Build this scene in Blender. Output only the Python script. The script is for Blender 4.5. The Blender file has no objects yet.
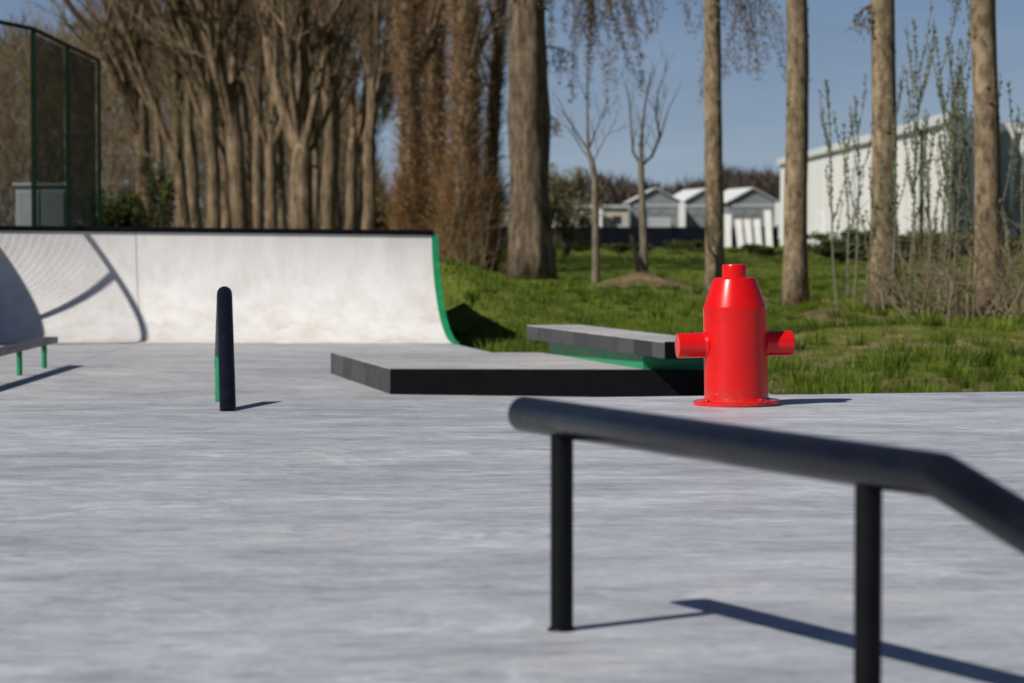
import bpy, math, random
import numpy as np
from mathutils import Vector, noise as mnoise

sc = bpy.context.scene
col = sc.collection
rad = math.radians
RNG = random.Random(7)

# ------------------------------------------------------------------ camera constants
F = 2700.0                      # focal length in pixels at 1024 px width
CAMZ = 0.85
PITCH = math.atan(109.5 / F)
cp, sp_ = math.cos(PITCH), math.sin(PITCH)

def P(px, py, D):
    """real-world point seen at a photo position, standing at depth D"""
    a, b = (px - 512) / F, (341.5 - py) / F
    dx, dy, dz = a, cp + b * sp_, -sp_ + b * cp
    t = D / dy
    return Vector((dx * t, D, CAMZ + dz * t))

def PX(px, D):
    return (px - 512) / F * D

TH = rad(12.0)
U = Vector((math.cos(TH), math.sin(TH), 0))
V = Vector((-math.sin(TH), math.cos(TH), 0))

# ------------------------------------------------------------------ mesh helpers
class MB:
    def __init__(self):
        self.v = []; self.f = []; self.smooth = []; self.tint = []; self.cur = 0.5
    def vert(self, p):
        self.v.append((p[0], p[1], p[2])); self.tint.append(self.cur); return len(self.v) - 1
    def face(self, idx, smooth=False):
        self.f.append(tuple(idx)); self.smooth.append(smooth)
    def box(self, c, s, ax=None):
        """box centre c, full size s, axes ax (3 vectors)"""
        ax = ax or (Vector((1,0,0)), Vector((0,1,0)), Vector((0,0,1)))
        c = Vector(c); ids = []
        for i in (-.5, .5):
            for j in (-.5, .5):
                for k in (-.5, .5):
                    ids.append(self.vert(c + ax[0]*(i*s[0]) + ax[1]*(j*s[1]) + ax[2]*(k*s[2])))
        for q in ((0,1,3,2),(4,6,7,5),(0,4,5,1),(2,3,7,6),(0,2,6,4),(1,5,7,3)):
            self.face([ids[i] for i in q])
    def prism(self, poly, z0, z1, cap=True):
        """poly: ccw list of (x,y); z0,z1 numbers or functions of (x,y)"""
        g0 = z0 if callable(z0) else (lambda x, y: z0)
        g1 = z1 if callable(z1) else (lambda x, y: z1)
        a = [self.vert((x, y, g0(x, y))) for x, y in poly]
        b = [self.vert((x, y, g1(x, y))) for x, y in poly]
        n = len(poly)
        for i in range(n):
            j = (i + 1) % n
            self.face((a[i], a[j], b[j], b[i]))
        if cap:
            self.face(b); self.face(a[::-1])
    def tube(self, pts, radii, sides=8, cap=True, smooth=True, round_end=None):
        pts = [Vector(p) for p in pts]
        if not hasattr(radii, '__len__'): radii = [radii] * len(pts)
        n = len(pts); rings = []; ref = None
        for i, p in enumerate(pts):
            if i == 0: d = pts[1] - pts[0]
            elif i == n - 1: d = pts[-1] - pts[-2]
            else: d = (pts[i+1] - p).normalized() + (p - pts[i-1]).normalized()
            if d.length < 1e-9: d = Vector((0,0,1))
            d.normalize()
            if ref is None:
                ref = Vector((1,0,0)) if abs(d.x) < .8 else Vector((0,1,0))
            a = ref - d * ref.dot(d)
            if a.length < 1e-6: a = d.orthogonal()
            a.normalize(); b = d.cross(a); ref = a
            r = radii[i]; ring = []
            for k in range(sides):
                t = 2*math.pi*k/sides
                ring.append(self.vert(p + a*(r*math.cos(t)) + b*(r*math.sin(t))))
            rings.append(ring)
        for i in range(n - 1):
            A, B = rings[i], rings[i+1]
            for k in range(sides):
                l = (k + 1) % sides
                self.face((A[k], A[l], B[l], B[k]), smooth)
        if cap:
            self.face(rings[0][::-1]); self.face(rings[-1])
        return rings
    def lathe(self, prof, origin, axis=Vector((0,0,1)), sides=48, cap=True, sharp=()):
        axis = Vector(axis).normalized(); a = axis.orthogonal().normalized(); b = axis.cross(a)
        o = Vector(origin); rings = []
        for r, h in prof:
            rings.append([self.vert(o + axis*h + a*(r*math.cos(2*math.pi*k/sides)) + b*(r*math.sin(2*math.pi*k/sides))) for k in range(sides)])
        for i in range(len(rings)-1):
            A, B = rings[i], rings[i+1]
            for k in range(sides):
                l = (k+1) % sides
                self.face((A[k], A[l], B[l], B[k]), True)
        if cap:
            self.face(rings[0][::-1]); self.face(rings[-1])
    def quad(self, c, a, b):
        ids = [self.vert(c - a - b), self.vert(c + a - b), self.vert(c + a + b), self.vert(c - a + b)]
        self.face(ids)
    def tri(self, a, b, c):
        self.face((self.vert(a), self.vert(b), self.vert(c)))
    def build(self, name, mat, parent=None, tint=False, bevel=0.0, sharp=None, origin=None):
        me = bpy.data.meshes.new(name)
        vs = self.v
        off = Vector(origin) if origin is not None else None
        if off is None and parent is not None: off = Vector(parent.location)
        if off is not None and off.length > 0:
            vs = [(x - off.x, y - off.y, z - off.z) for x, y, z in vs]
        me.from_pydata(vs, [], self.f)
        me.polygons.foreach_set('use_smooth', self.smooth)
        if tint:
            at = me.attributes.new('tint', 'FLOAT', 'POINT')
            at.data.foreach_set('value', self.tint)
        me.materials.append(mat)
        me.update()
        if sharp is not None:
            me.set_sharp_from_angle(angle=rad(sharp))
        o = bpy.data.objects.new(name, me); col.objects.link(o)
        if parent is not None:
            o.parent = parent
        elif origin is not None:
            o.location = origin
        if bevel:
            m = o.modifiers.new('bevel', 'BEVEL'); m.width = bevel; m.segments = 2; m.limit_method = 'ANGLE'; m.angle_limit = rad(40)
        return o

def thing(name, label, cat, loc=(0,0,0), group=None):
    o = bpy.data.objects.new(name, None); col.objects.link(o)
    o.location = loc; o.empty_display_size = .2
    o['label'] = label; o['category'] = cat
    if group: o['group'] = group
    return o

def tag(o, label, cat, group=None):
    o['label'] = label; o['category'] = cat
    if group: o['group'] = group
    return o

# ------------------------------------------------------------------ materials
def mat(name):
    m = bpy.data.materials.new(name); m.use_nodes = True
    nt = m.node_tree; bs = nt.nodes['Principled BSDF']
    return m, nt, bs

def N(nt, t, **kw):
    n = nt.nodes.new(t)
    for k, v in kw.items():
        if k.startswith('in_'):
            key = k[3:]
            key = int(key) if key.isdigit() else key.replace('_', ' ')
            n.inputs[key].default_value = v
        else: setattr(n, k, v)
    return n

def L(nt, a, b): nt.links.new(a, b)

def ramp(nt, fac, stops):
    r = nt.nodes.new('ShaderNodeValToRGB'); e = r.color_ramp.elements
    while len(e) > 1: e.remove(e[-1])
    e[0].position = stops[0][0]; e[0].color = (*stops[0][1], 1)
    for p, c in stops[1:]:
        x = e.new(p); x.color = (*c, 1)
    L(nt, fac, r.inputs['Fac']); return r

def coords(nt, scale=(1,1,1), rotz=0.0):
    g = N(nt, 'ShaderNodeNewGeometry')
    mp = N(nt, 'ShaderNodeMapping'); mp.vector_type = 'POINT'
    mp.inputs['Scale'].default_value = scale; mp.inputs['Rotation'].default_value = (0,0,rotz)
    L(nt, g.outputs['Position'], mp.inputs['Vector']); return mp.outputs['Vector']

def noise_(nt, vec, scale, detail=6, rough=.6):
    n = N(nt, 'ShaderNodeTexNoise'); n.inputs['Scale'].default_value = scale
    n.inputs['Detail'].default_value = detail; n.inputs['Roughness'].default_value = rough
    L(nt, vec, n.inputs['Vector']); return n.outputs['Fac']

def mix(nt, fac, a, b, mode='MIX'):
    m = nt.nodes.new('ShaderNodeMix'); m.data_type = 'RGBA'; m.blend_type = mode
    for s, val in ((m.inputs[0], fac), (m.inputs[6], a), (m.inputs[7], b)):
        if isinstance(val, (int, float)): s.default_value = val
        elif isinstance(val, tuple): s.default_value = (*val, 1)
        else: L(nt, val, s)
    return m.outputs[2]

def bump(nt, bs, h, strength, dist=.01):
    b = N(nt, 'ShaderNodeBump'); b.inputs['Strength'].default_value = strength; b.inputs['Distance'].default_value = dist
    L(nt, h, b.inputs['Height']); L(nt, b.outputs['Normal'], bs.inputs['Normal'])

def concrete(name, base, streak=.35, warm=0.0, rough=.55, spec=.5):
    m, nt, bs = mat(name)
    c1 = coords(nt, (.9, 2.6, 1), -TH)
    c2 = coords(nt, (1, 1, 1))
    s1 = noise_(nt, c1, 1.5, 9, .66)
    c1b = coords(nt, (1.0, 2.4, 1), -TH*.3)
    s1b = noise_(nt, c1b, 7.5, 7, .75)
    s2 = noise_(nt, c2, .45, 5, .6)
    s3 = noise_(nt, c2, 38, 4, .7)
    lo = tuple(x * (1 - streak) for x in base); hi = tuple(min(.9, x * (1 + streak)) for x in base)
    r1 = ramp(nt, s1, [(.3, lo), (.5, base), (.72, hi)])
    r2 = ramp(nt, s2, [(.3, (.84,.84,.87)), (.5, (1,1,1)), (.7, (1.14,1.13,1.11))])
    r3 = ramp(nt, s3, [(.25, (.88,.88,.88)), (.75, (1.1,1.1,1.1))])
    rb = ramp(nt, s1b, [(.34, (.78,.78,.80)), (.52, (1,1,1)), (.66, (1.06,1.06,1.06)), (.74, (1.35,1.35,1.35))])
    x = mix(nt, 1.0, r1.outputs[0], r2.outputs[0], 'MULTIPLY')
    x = mix(nt, 1.0, x, r3.outputs[0], 'MULTIPLY')
    x = mix(nt, 1.0, x, rb.outputs[0], 'MULTIPLY')
    for sc_n, dist_n, lo_n, amt in ((.45, 2.6, .60, .22), (1.5, 3.0, .63, .20), (4.0, 3.2, .64, .20)):
        w_ = N(nt, 'ShaderNodeTexNoise'); w_.inputs['Scale'].default_value = sc_n; w_.inputs['Detail'].default_value = 9
        w_.inputs['Roughness'].default_value = .62; w_.inputs['Distortion'].default_value = dist_n
        L(nt, coords(nt, (1, 1.5, 1), .4*sc_n), w_.inputs['Vector'])
        rw = ramp(nt, w_.outputs['Fac'], [(.36, (.86,.86,.87)), (.48, (1,1,1)), (lo_n-.03, (1,1,1)), (lo_n, (1+amt,)*3), (lo_n+.03, (1.03,)*3)])
        x = mix(nt, 1.0, x, rw.outputs[0], 'MULTIPLY')
    vv = N(nt, 'ShaderNodeTexVoronoi'); vv.inputs['Scale'].default_value = 3.2; L(nt, c2, vv.inputs['Vector'])
    rv = ramp(nt, vv.outputs['Distance'], [(.022, (.45,.43,.40)), (.04, (1,1,1))])
    x = mix(nt, .8, x, rv.outputs[0], 'MULTIPLY')
    L(nt, x, bs.inputs['Base Color'])
    rr = ramp(nt, s1, [(.3, (rough-.12,)*3), (.7, (rough+.15,)*3)])
    L(nt, rr.outputs[0], bs.inputs['Roughness'])
    bs.inputs['Specular IOR Level'].default_value = spec
    bump(nt, bs, s3, .12, .004)
    return m

def ramp_concrete():
    m, nt, bs = mat('ramp_concrete')
    c = coords(nt); c2 = coords(nt, (1, 1, .25))
    a = noise_(nt, c, .9, 7, .65); b = noise_(nt, c2, 5, 5, .7); d = noise_(nt, c, 40, 3, .6)
    r = ramp(nt, a, [(.3, (.635,.615,.595)), (.55, (.71,.695,.675)), (.75, (.765,.75,.73))])
    r2 = ramp(nt, b, [(.3, (.82,.80,.77)), (.6, (1,1,1))])
    x = mix(nt, .8, r.outputs[0], r2.outputs[0], 'MULTIPLY')
    # dusty ochre stains near the foot of the transition
    g = N(nt, 'ShaderNodeNewGeometry'); s = N(nt, 'ShaderNodeSeparateXYZ'); L(nt, g.outputs['Position'], s.inputs[0])
    mr = N(nt, 'ShaderNodeMapRange'); mr.inputs['From Min'].default_value = -.36; mr.inputs['From Max'].default_value = .25
    mr.inputs['To Min'].default_value = 1; mr.inputs['To Max'].default_value = 0
    L(nt, s.outputs[2], mr.inputs[0])
    e = noise_(nt, c, 2.6, 6, .7)
    er = ramp(nt, e, [(.47, (0,0,0)), (.72, (.7,.7,.7))])
    mm = N(nt, 'ShaderNodeMath', operation='MULTIPLY'); L(nt, mr.outputs[0], mm.inputs[0]); L(nt, er.outputs[0], mm.inputs[1])
    x = mix(nt, mm.outputs[0], x, (.45,.34,.22))
    L(nt, x, bs.inputs['Base Color']); bs.inputs['Roughness'].default_value = .7
    bump(nt, bs, d, .1, .004)
    return m

def paint(name, colr, rough=.4, var=.25, scale=14, spec=.5, bumpk=.04):
    m, nt, bs = mat(name)
    c = coords(nt); a = noise_(nt, c, scale, 6, .65)
    lo = tuple(x*(1-var) for x in colr); hi = tuple(min(.95, x*(1+var)) for x in colr)
    r = ramp(nt, a, [(.3, lo), (.7, hi)])
    L(nt, r.outputs[0], bs.inputs['Base Color'])
    rr = ramp(nt, a, [(.3, (max(.05, rough-.1),)*3), (.7, (min(1, rough+.15),)*3)])
    L(nt, rr.outputs[0], bs.inputs['Roughness'])
    bs.inputs['Specular IOR Level'].default_value = spec
    if bumpk: bump(nt, bs, a, bumpk, .004)
    return m

def block_side(name):
    m, nt, bs = mat(name)
    c = coords(nt, (1,1,1), -TH)
    v = N(nt, 'ShaderNodeTexVoronoi'); v.inputs['Scale'].default_value = 1.0; v.voronoi_dimensions = '1D'
    s = N(nt, 'ShaderNodeSeparateXYZ'); L(nt, c, s.inputs[0])
    mu = N(nt, 'ShaderNodeMath', operation='MULTIPLY'); mu.inputs[1].default_value = 2.6; L(nt, s.outputs[1], mu.inputs[0])
    L(nt, mu.outputs[0], v.inputs['W'])
    bw = N(nt, 'ShaderNodeRGBToBW'); L(nt, v.outputs['Color'], bw.inputs[0])
    r = ramp(nt, bw.outputs[0], [(.2, (.020,.021,.023)), (.8, (.062,.062,.065))])
    a = noise_(nt, c, 9, 6, .7)
    r2 = ramp(nt, a, [(.3, (.65,.65,.65)), (.7, (1.3,1.3,1.3))])
    x = mix(nt, 1.0, r.outputs[0], r2.outputs[0], 'MULTIPLY')
    L(nt, x, bs.inputs['Base Color']); bs.inputs['Roughness'].default_value = .75
    return m

def bark(name, lo, hi, sc_=5.0, stretch=.16):
    m, nt, bs = mat(name)
    c = coords(nt, (1, 1, stretch)); c2 = coords(nt, (1,1,1)); c3 = coords(nt, (.35, .35, 1))
    a = noise_(nt, c, sc_, 8, .72); b = noise_(nt, c2, 1.1, 4, .6); d = noise_(nt, c3, 6, 4, .7)
    mid = tuple((x + y) * .5 for x, y in zip(lo, hi))
    r = ramp(nt, a, [(.34, lo), (.52, mid), (.68, hi)])
    r2 = ramp(nt, b, [(.3, (.72,.70,.66)), (.7, (1.15,1.12,1.05))])
    r3 = ramp(nt, d, [(.3, (.72,.7,.68)), (.5, (1,1,1))])
    x = mix(nt, 1.0, r.outputs[0], r2.outputs[0], 'MULTIPLY')
    x = mix(nt, .8, x, r3.outputs[0], 'MULTIPLY')
    L(nt, x, bs.inputs['Base Color']); bs.inputs['Roughness'].default_value = .95
    bs.inputs['Specular IOR Level'].default_value = .15
    bump(nt, bs, a, .6, .05)
    return m

def leafy(name, stops, trans=.35):
    m, nt, bs = mat(name)
    at = N(nt, 'ShaderNodeAttribute', attribute_name='tint')
    r = ramp(nt, at.outputs['Fac'], stops)
    L(nt, r.outputs[0], bs.inputs['Base Color']); bs.inputs['Roughness'].default_value = .7
    bs.inputs['Specular IOR Level'].default_value = .25
    if trans:
        out = nt.nodes['Material Output']
        tr = N(nt, 'ShaderNodeBsdfTranslucent'); L(nt, r.outputs[0], tr.inputs['Color'])
        mx = N(nt, 'ShaderNodeMixShader'); mx.inputs[0].default_value = trans
        L(nt, bs.outputs[0], mx.inputs[1]); L(nt, tr.outputs[0], mx.inputs[2]); L(nt, mx.outputs[0], out.inputs['Surface'])
    return m

def ground_mat():
    m, nt, bs = mat('ground_soil_and_grass')
    at = N(nt, 'ShaderNodeAttribute', attribute_name='soil')
    c = coords(nt)
    a = noise_(nt, c, 3.0, 8, .7); b = noise_(nt, c, .35, 5, .6); d = noise_(nt, c, 26, 4, .7)
    g = ramp(nt, a, [(.3, (.045,.060,.011)), (.5, (.10,.125,.020)), (.7, (.17,.18,.045))])
    g2 = ramp(nt, b, [(.3, (.75,.8,.8)), (.7, (1.25,1.2,1.0))])
    gg = mix(nt, 1.0, g.outputs[0], g2.outputs[0], 'MULTIPLY')
    s = ramp(nt, a, [(.3, (.048,.036,.018)), (.5, (.135,.098,.050)), (.72, (.29,.205,.125))])
    ad = N(nt, 'ShaderNodeMath', operation='ADD'); L(nt, at.outputs['Fac'], ad.inputs[0])
    sb = N(nt, 'ShaderNodeMath', operation='MULTIPLY_ADD'); L(nt, a, sb.inputs[0]); sb.inputs[1].default_value = 1.6; sb.inputs[2].default_value = -.8
    L(nt, sb.outputs[0], ad.inputs[1]); ad.use_clamp = True
    rr = ramp(nt, ad.outputs[0], [(.35, (0,0,0)), (.62, (1,1,1))])
    x = mix(nt, rr.outputs[0], gg, s.outputs[0])
    L(nt, x, bs.inputs['Base Color']); bs.inputs['Roughness'].default_value = .95
    bs.inputs['Specular IOR Level'].default_value = .1
    bump(nt, bs, d, .5, .04)
    return m

def cladding(name, colr, pitch=1.0, axis=1, rough=.55):
    """vertical panel cladding: seams every pitch metres along an axis"""
    m, nt, bs = mat(name)
    c = coords(nt); s = N(nt, 'ShaderNodeSeparateXYZ'); L(nt, c, s.inputs[0])
    mu = N(nt, 'ShaderNodeMath', operation='MULTIPLY'); mu.inputs[1].default_value = 1/pitch; L(nt, s.outputs[axis], mu.inputs[0])
    fr = N(nt, 'ShaderNodeMath', operation='FRACT'); L(nt, mu.outputs[0], fr.inputs[0])
    r = ramp(nt, fr.outputs[0], [(0, (.87,.87,.87)), (.07, (.99,.99,.99)), (.93, (1,1,1)), (1, (.88,.88,.88))])
    a = noise_(nt, coords(nt, (1,1,.15)), .7, 5, .65)
    r2 = ramp(nt, a, [(.3, tuple(x*.82 for x in colr)), (.7, tuple(min(.9, x*1.1) for x in colr))])
    x = mix(nt, 1.0, r2.outputs[0], r.outputs[0], 'MULTIPLY')
    L(nt, x, bs.inputs['Base Color']); bs.inputs['Roughness'].default_value = rough
    return m

def hydrant_mat():
    m, nt, bs = mat('red_gloss_paint')
    c = coords(nt); a = noise_(nt, c, 9, 5, .6); b = noise_(nt, coords(nt, (1.6,1,1.2), .6), 20, 4, .75)
    r = ramp(nt, a, [(.3, (.56,.004,.004)), (.7, (.66,.007,.006))])
    sc2 = ramp(nt, b, [(.685, (0,0,0)), (.715, (.8,.8,.8))])
    x = mix(nt, sc2.outputs[0], r.outputs[0], (.75,.22,.20))
    g = N(nt, 'ShaderNodeNewGeometry'); sp3 = N(nt, 'ShaderNodeSeparateXYZ'); L(nt, g.outputs['Position'], sp3.inputs[0])
    dm = N(nt, 'ShaderNodeMapRange'); dm.inputs['From Min'].default_value = .0; dm.inputs['From Max'].default_value = .11; dm.inputs['To Min'].default_value = .75; dm.inputs['To Max'].default_value = 0
    L(nt, sp3.outputs[2], dm.inputs[0]); dn = noise_(nt, c, 17, 5, .7)
    dr_ = ramp(nt, dn, [(.42, (0,0,0)), (.7, (1,1,1))]); mm = N(nt, 'ShaderNodeMath', operation='MULTIPLY'); L(nt, dm.outputs[0], mm.inputs[0]); L(nt, dr_.outputs[0], mm.inputs[1])
    x = mix(nt, mm.outputs[0], x, (.22,.09,.075))
    L(nt, x, bs.inputs['Base Color']); bs.inputs['Roughness'].default_value = .24
    bs.inputs['Specular IOR Level'].default_value = .42
    bump(nt, bs, a, .05, .004)
    return m

M = {
 'plateau': concrete('plateau_concrete', (.405,.421,.447), .15, rough=.5),
 'floor': concrete('floor_concrete', (.385,.389,.396), .12, rough=.6),
 'pad_top': concrete('pad_top_concrete', (.40,.39,.385), .14, rough=.6),
 'ramp': ramp_concrete(),
 'ramp_side': paint('ramp_side_concrete', (.25,.25,.25), .8, .3, 4),
 'pipe': paint('black_pipe_coating', (.005,.0055,.0085), .24, .35, 5, .34, .01),
 'post': paint('black_post_coating', (.0045,.0048,.006), .42, .3, 9, .12, .01),
 'stick': paint('black_bent_pipe_coating', (.004,.005,.010), .40, .3, 9, .14, .01),
 'pipe_worn': paint('scuffed_pipe_coating', (.045,.045,.048), .45, .4, 12),
 'black': paint('black_steel', (.0035,.0037,.0048), .6, .4, 6, .10),
 'green': paint('green_steel', (.008,.22,.085), .45, .2, 10),
 'block': block_side('dark_block_edge'),
 'red': hydrant_mat(),
 'fence': paint('dark_green_fence_coating', (.003,.017,.010), .6, .3, 8, .12),
 'screen': paint('dark_shadow_panel', (.01,.02,.016), .9, .3, 3),
 'cabinet': paint('grey_cabinet_paint', (.24,.27,.29), .5, .12, 3),
 'joint': paint('dark_joint_filler', (.17,.16,.155), .9, .3, 8),
 'bark_old': bark('old_poplar_bark', (.024,.017,.012), (.27,.21,.15), 9, .25),
 'bark_row': bark('row_tree_bark', (.035,.024,.016), (.35,.26,.175), 8, .15),
 'bark_pale': bark('pale_poplar_bark', (.06,.045,.03), (.44,.34,.225), 9.5, .5),
 'bark_young': bark('sapling_bark', (.10,.085,.065), (.30,.26,.20), 12, .3),
 'twig': paint('bare_twig', (.085,.065,.048), .9, .3, 1, .1, 0),
 'twig_row': paint('row_twig', (.15,.115,.08), .9, .3, .6, .1, 0),
 'twig_grey': paint('grey_twig', (.12,.105,.085), .9, .3, 1, .1, 0),
 'twig_warm': paint('warm_bare_twig', (.19,.15,.095), .9, .4, 2, .1, 0),
 'twig_pale': paint('pale_green_twig', (.21,.20,.14), .9, .3, 2, .1, 0),
 'stake': paint('dark_weathered_stake', (.02,.016,.012), .9, .3, 4, .1, 0),
 'sucker': leafy('epicormic_twigs', [(0, (.08,.048,.022)), (.5, (.30,.175,.075)), (1, (.50,.31,.15))], .35),
 'dead_leaf': leafy('withered_leaf', [(0, (.09,.062,.038)), (.5, (.24,.17,.10)), (1, (.42,.31,.19))], .5),
 'bud_leaf': leafy('young_leaf', [(0, (.13,.15,.08)), (.5, (.26,.28,.165)), (1, (.42,.44,.29))], .45),
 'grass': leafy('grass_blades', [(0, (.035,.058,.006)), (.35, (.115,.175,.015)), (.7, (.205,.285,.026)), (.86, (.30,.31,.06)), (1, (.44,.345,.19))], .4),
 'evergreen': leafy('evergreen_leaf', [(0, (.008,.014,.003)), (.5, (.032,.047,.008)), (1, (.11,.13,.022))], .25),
 'willow': leafy('willow_leaf', [(0, (.08,.078,.045)), (.5, (.19,.18,.09)), (1, (.30,.285,.15))], .4),
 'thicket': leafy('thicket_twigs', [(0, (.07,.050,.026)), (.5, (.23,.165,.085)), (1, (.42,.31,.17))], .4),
 'far_wood': leafy('far_wood_twigs', [(0, (.040,.030,.028)), (.5, (.075,.055,.046)), (1, (.12,.092,.072))], .2),
 'white_clad': cladding('white_hall_cladding', (.78,.77,.74), 1.1, 1),
 'grey_clad': cladding('grey_hall_cladding', (.56,.57,.57), 1.2, 0),
 'white_roof': paint('white_roof_sheet', (.62,.62,.62), .5, .08, .6),
 'white': paint('white_coated_panel', (.76,.76,.75), .5, .08, 2),
 'blue_grey': cladding('blue_grey_gable_cladding', (.21,.23,.24), .9, 0),
 'pale_door': paint('pale_roller_door', (.40,.42,.42), .6, .1, 1),
 'dark_window': paint('dark_window_glass', (.025,.03,.035), .15, .3, 2),
 'cream': paint('cream_render', (.46,.42,.35), .8, .12, .7),
 'dark_wall': paint('dark_barrier_board', (.006,.008,.014), .9, .4, .8, .05),
 'ground': ground_mat(),
}

# ------------------------------------------------------------------ layout of the skate park
R0 = Vector((-.61, 28.9, 0))                        # right foot of the quarter pipe
C0 = Vector((.12, 13.83, 0))                        # a point on the plateau crest
def floor_z(x, y): return -.35 - .0107 * (x + .61)

def uv(o, a, b):
    p = o + U * a + V * b
    return (p.x, p.y)

foot = (C0 - R0).dot(V) + .5                         # v of the bank's foot seen from R0
jog_v = (Vector((1.3, 22.75, 0)) - R0).dot(V)
jog_u = (Vector((2.05, 20.0, 0)) - R0).dot(U)
floor_poly = [uv(R0, -13, foot), uv(R0, jog_u, foot), uv(R0, jog_u, jog_v), uv(R0, 0, jog_v), uv(R0, 0, .15), uv(R0, -13, .15)]
plateau_poly = [uv(C0, -14, -22), uv(C0, 10, -22), uv(C0, 10, 0), uv(C0, -14, 0)]
plateau_out = [uv(C0, -14, -22), uv(C0, 10.6, -22), uv(C0, 10.6, .65), uv(C0, -14, .65)]
ramp_poly = [uv(R0, -5.6, -.1), uv(R0, .1, -.1), uv(R0, .1, 3.1), uv(R0, -5.6, 3.1)]

def inside_dist(x, y, poly):
    """signed distance: negative inside"""
    n = len(poly); ins = False; best = 1e9
    for i in range(n):
        x0, y0 = poly[i]; x1, y1 = poly[(i+1) % n]
        if (y0 > y) != (y1 > y) and x < (x1-x0)*(y-y0)/(y1-y0) + x0: ins = not ins
        dx, dy = x1-x0, y1-y0
        t = max(0, min(1, ((x-x0)*dx + (y-y0)*dy)/(dx*dx+dy*dy)))
        best = min(best, math.hypot(x-x0-t*dx, y-y0-t*dy))
    return -best if ins else best

MOUNDS = [(P(647, 293, 52.5).x, 52.0, 1.1, .46), (P(842, 325, 36).x, 36.3, 1.0, .24), (P(868, 330, 35).x, 35.0, .7, .14), (P(600, 296, 52).x, 51, .7, .10),
          (P(780, 300, 46).x, 46.5, 1.4, .10), (PX(795,43.5), 43.2, .7, .05), (PX(886,42), 41.7, .8, .06), (PX(990,34.5), 34.2, .7, .05), (PX(716,54), 53.7, .7, .06), (PX(596,52.5), 52.2, .6, .05), (P(560, 320, 36).x, 36, 1.2, .05)]
BERMS = [(-1.0, 33.3, 1.8, .88), (.9, 40, 2.2, .10), (5.6, 31, 1.6, .12), (3.6, 35, 1.5, .12), (6.0, 38, 1.8, .14), (2.2, 47, 2.2, .16), (7.5, 50, 2.5, .16)]
def near_concrete(x, y):
    if y > 34 or y < -12 or x < -16 or x > 14: return 9.0
    return min(inside_dist(x, y, floor_poly), inside_dist(x, y, plateau_out), inside_dist(x, y, ramp_poly))

def ground_z(x, y, d=None):
    if d is None: d = near_concrete(x, y)
    k = max(0.0, min(1.0, (d - .25) / 1.0)); k = k*k*(3-2*k)
    z = -.345 - .055*max(0, min(1, (y-24)/16))
    n1 = mnoise.noise(Vector((x*.22, y*.16, 3.1))); n2 = mnoise.noise(Vector((x*.9, y*.6, 8.7)))
    far = max(0, min(1, (300 - y) / 150))
    z += (n1 * .13 + n2 * .10) * k * far
    for mx, my, r, h in MOUNDS:
        q = ((x-mx)**2 + (y-my)**2) / (r*r)
        if q < 6: z += h * math.exp(-q*1.6)
    if 18 < y < 40 and x > 1:
        kx = max(0, min(1, (x-1.4)/2.2)); kx = kx*kx*(3-2*kx)
        z += kx*(.13 + .14*n1 + .10*n2)*math.exp(-((y-(27.6+.16*x))/1.9)**2)
    for mx, my, r, h in BERMS:
        q = ((x-mx)**2 + (y-my)**2) / (r*r)
        if q < 6: z += h * math.exp(-q*1.4)
    return z * 1.0 if k >= 1 else (-.47 * (1-k) + z * k)

def soil_amount(x, y, d=None):
    if d is None: d = near_concrete(x, y)
    s = 0.0
    s = max(s, .62 - d * .16) if d < 5 else s
    for mx, my, r, h in MOUNDS:
        q = ((x-mx)**2 + (y-my)**2) / (r*r)
        s = max(s, 1.05 * math.exp(-q * .9) * min(1, h*14))
    s += .42 * mnoise.noise(Vector((x*.42, y*.26, 1.7))) + .22 * mnoise.noise(Vector((x*1.5, y*.9, 6.7)))
    s -= .9 * math.exp(-((x+1.0)**2 + (y-32.5)**2)/6)
    # worn strip along the park edge
    strip = x*.10 + 25.5
    s = max(s, (.66 - abs(y - (x*.22 + 20.6)) * .16) if x > 1.6 and y < 30 else 0)
    s = max(s, .50 - abs(y - strip) * .09)
    return s

def axis_steps(segs):
    out = []
    for a, b, st in segs:
        n = max(1, int(round((b-a)/st)))
        out += [a + (b-a)*i/n for i in range(n)]
    out.append(segs[-1][1]); return out

xs = axis_steps([(-900,-200,100),(-200,-60,14),(-60,-14,3),(-14,20,.42),(20,60,3),(60,200,14),(200,900,100)])
ys = axis_steps([(-120,-24,12),(-24,13,1.0),(13,60,.42),(60,110,1.6),(110,320,8),(320,900,60),(900,3600,300)])
def build_ground():
    me = bpy.data.meshes.new('ground'); nx, ny = len(xs), len(ys)
    co = np.zeros((nx*ny, 3), np.float32); soil = np.zeros(nx*ny, np.float32); k = 0
    for y in ys:
        for x in xs:
            d = near_concrete(x, y)
            co[k] = (x, y, ground_z(x, y, d)); soil[k] = soil_amount(x, y, d); k += 1
    faces = [(j*nx+i, j*nx+i+1, (j+1)*nx+i+1, (j+1)*nx+i) for j in range(ny-1) for i in range(nx-1)]
    me.from_pydata(co.tolist(), [], faces)
    me.polygons.foreach_set('use_smooth', [True]*len(faces))
    a = me.attributes.new('soil', 'FLOAT', 'POINT'); a.data.foreach_set('value', soil)
    me.materials.append(M['ground'])
    o = bpy.data.objects.new('ground', me); col.objects.link(o); o['kind'] = 'structure'
build_ground()

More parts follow.
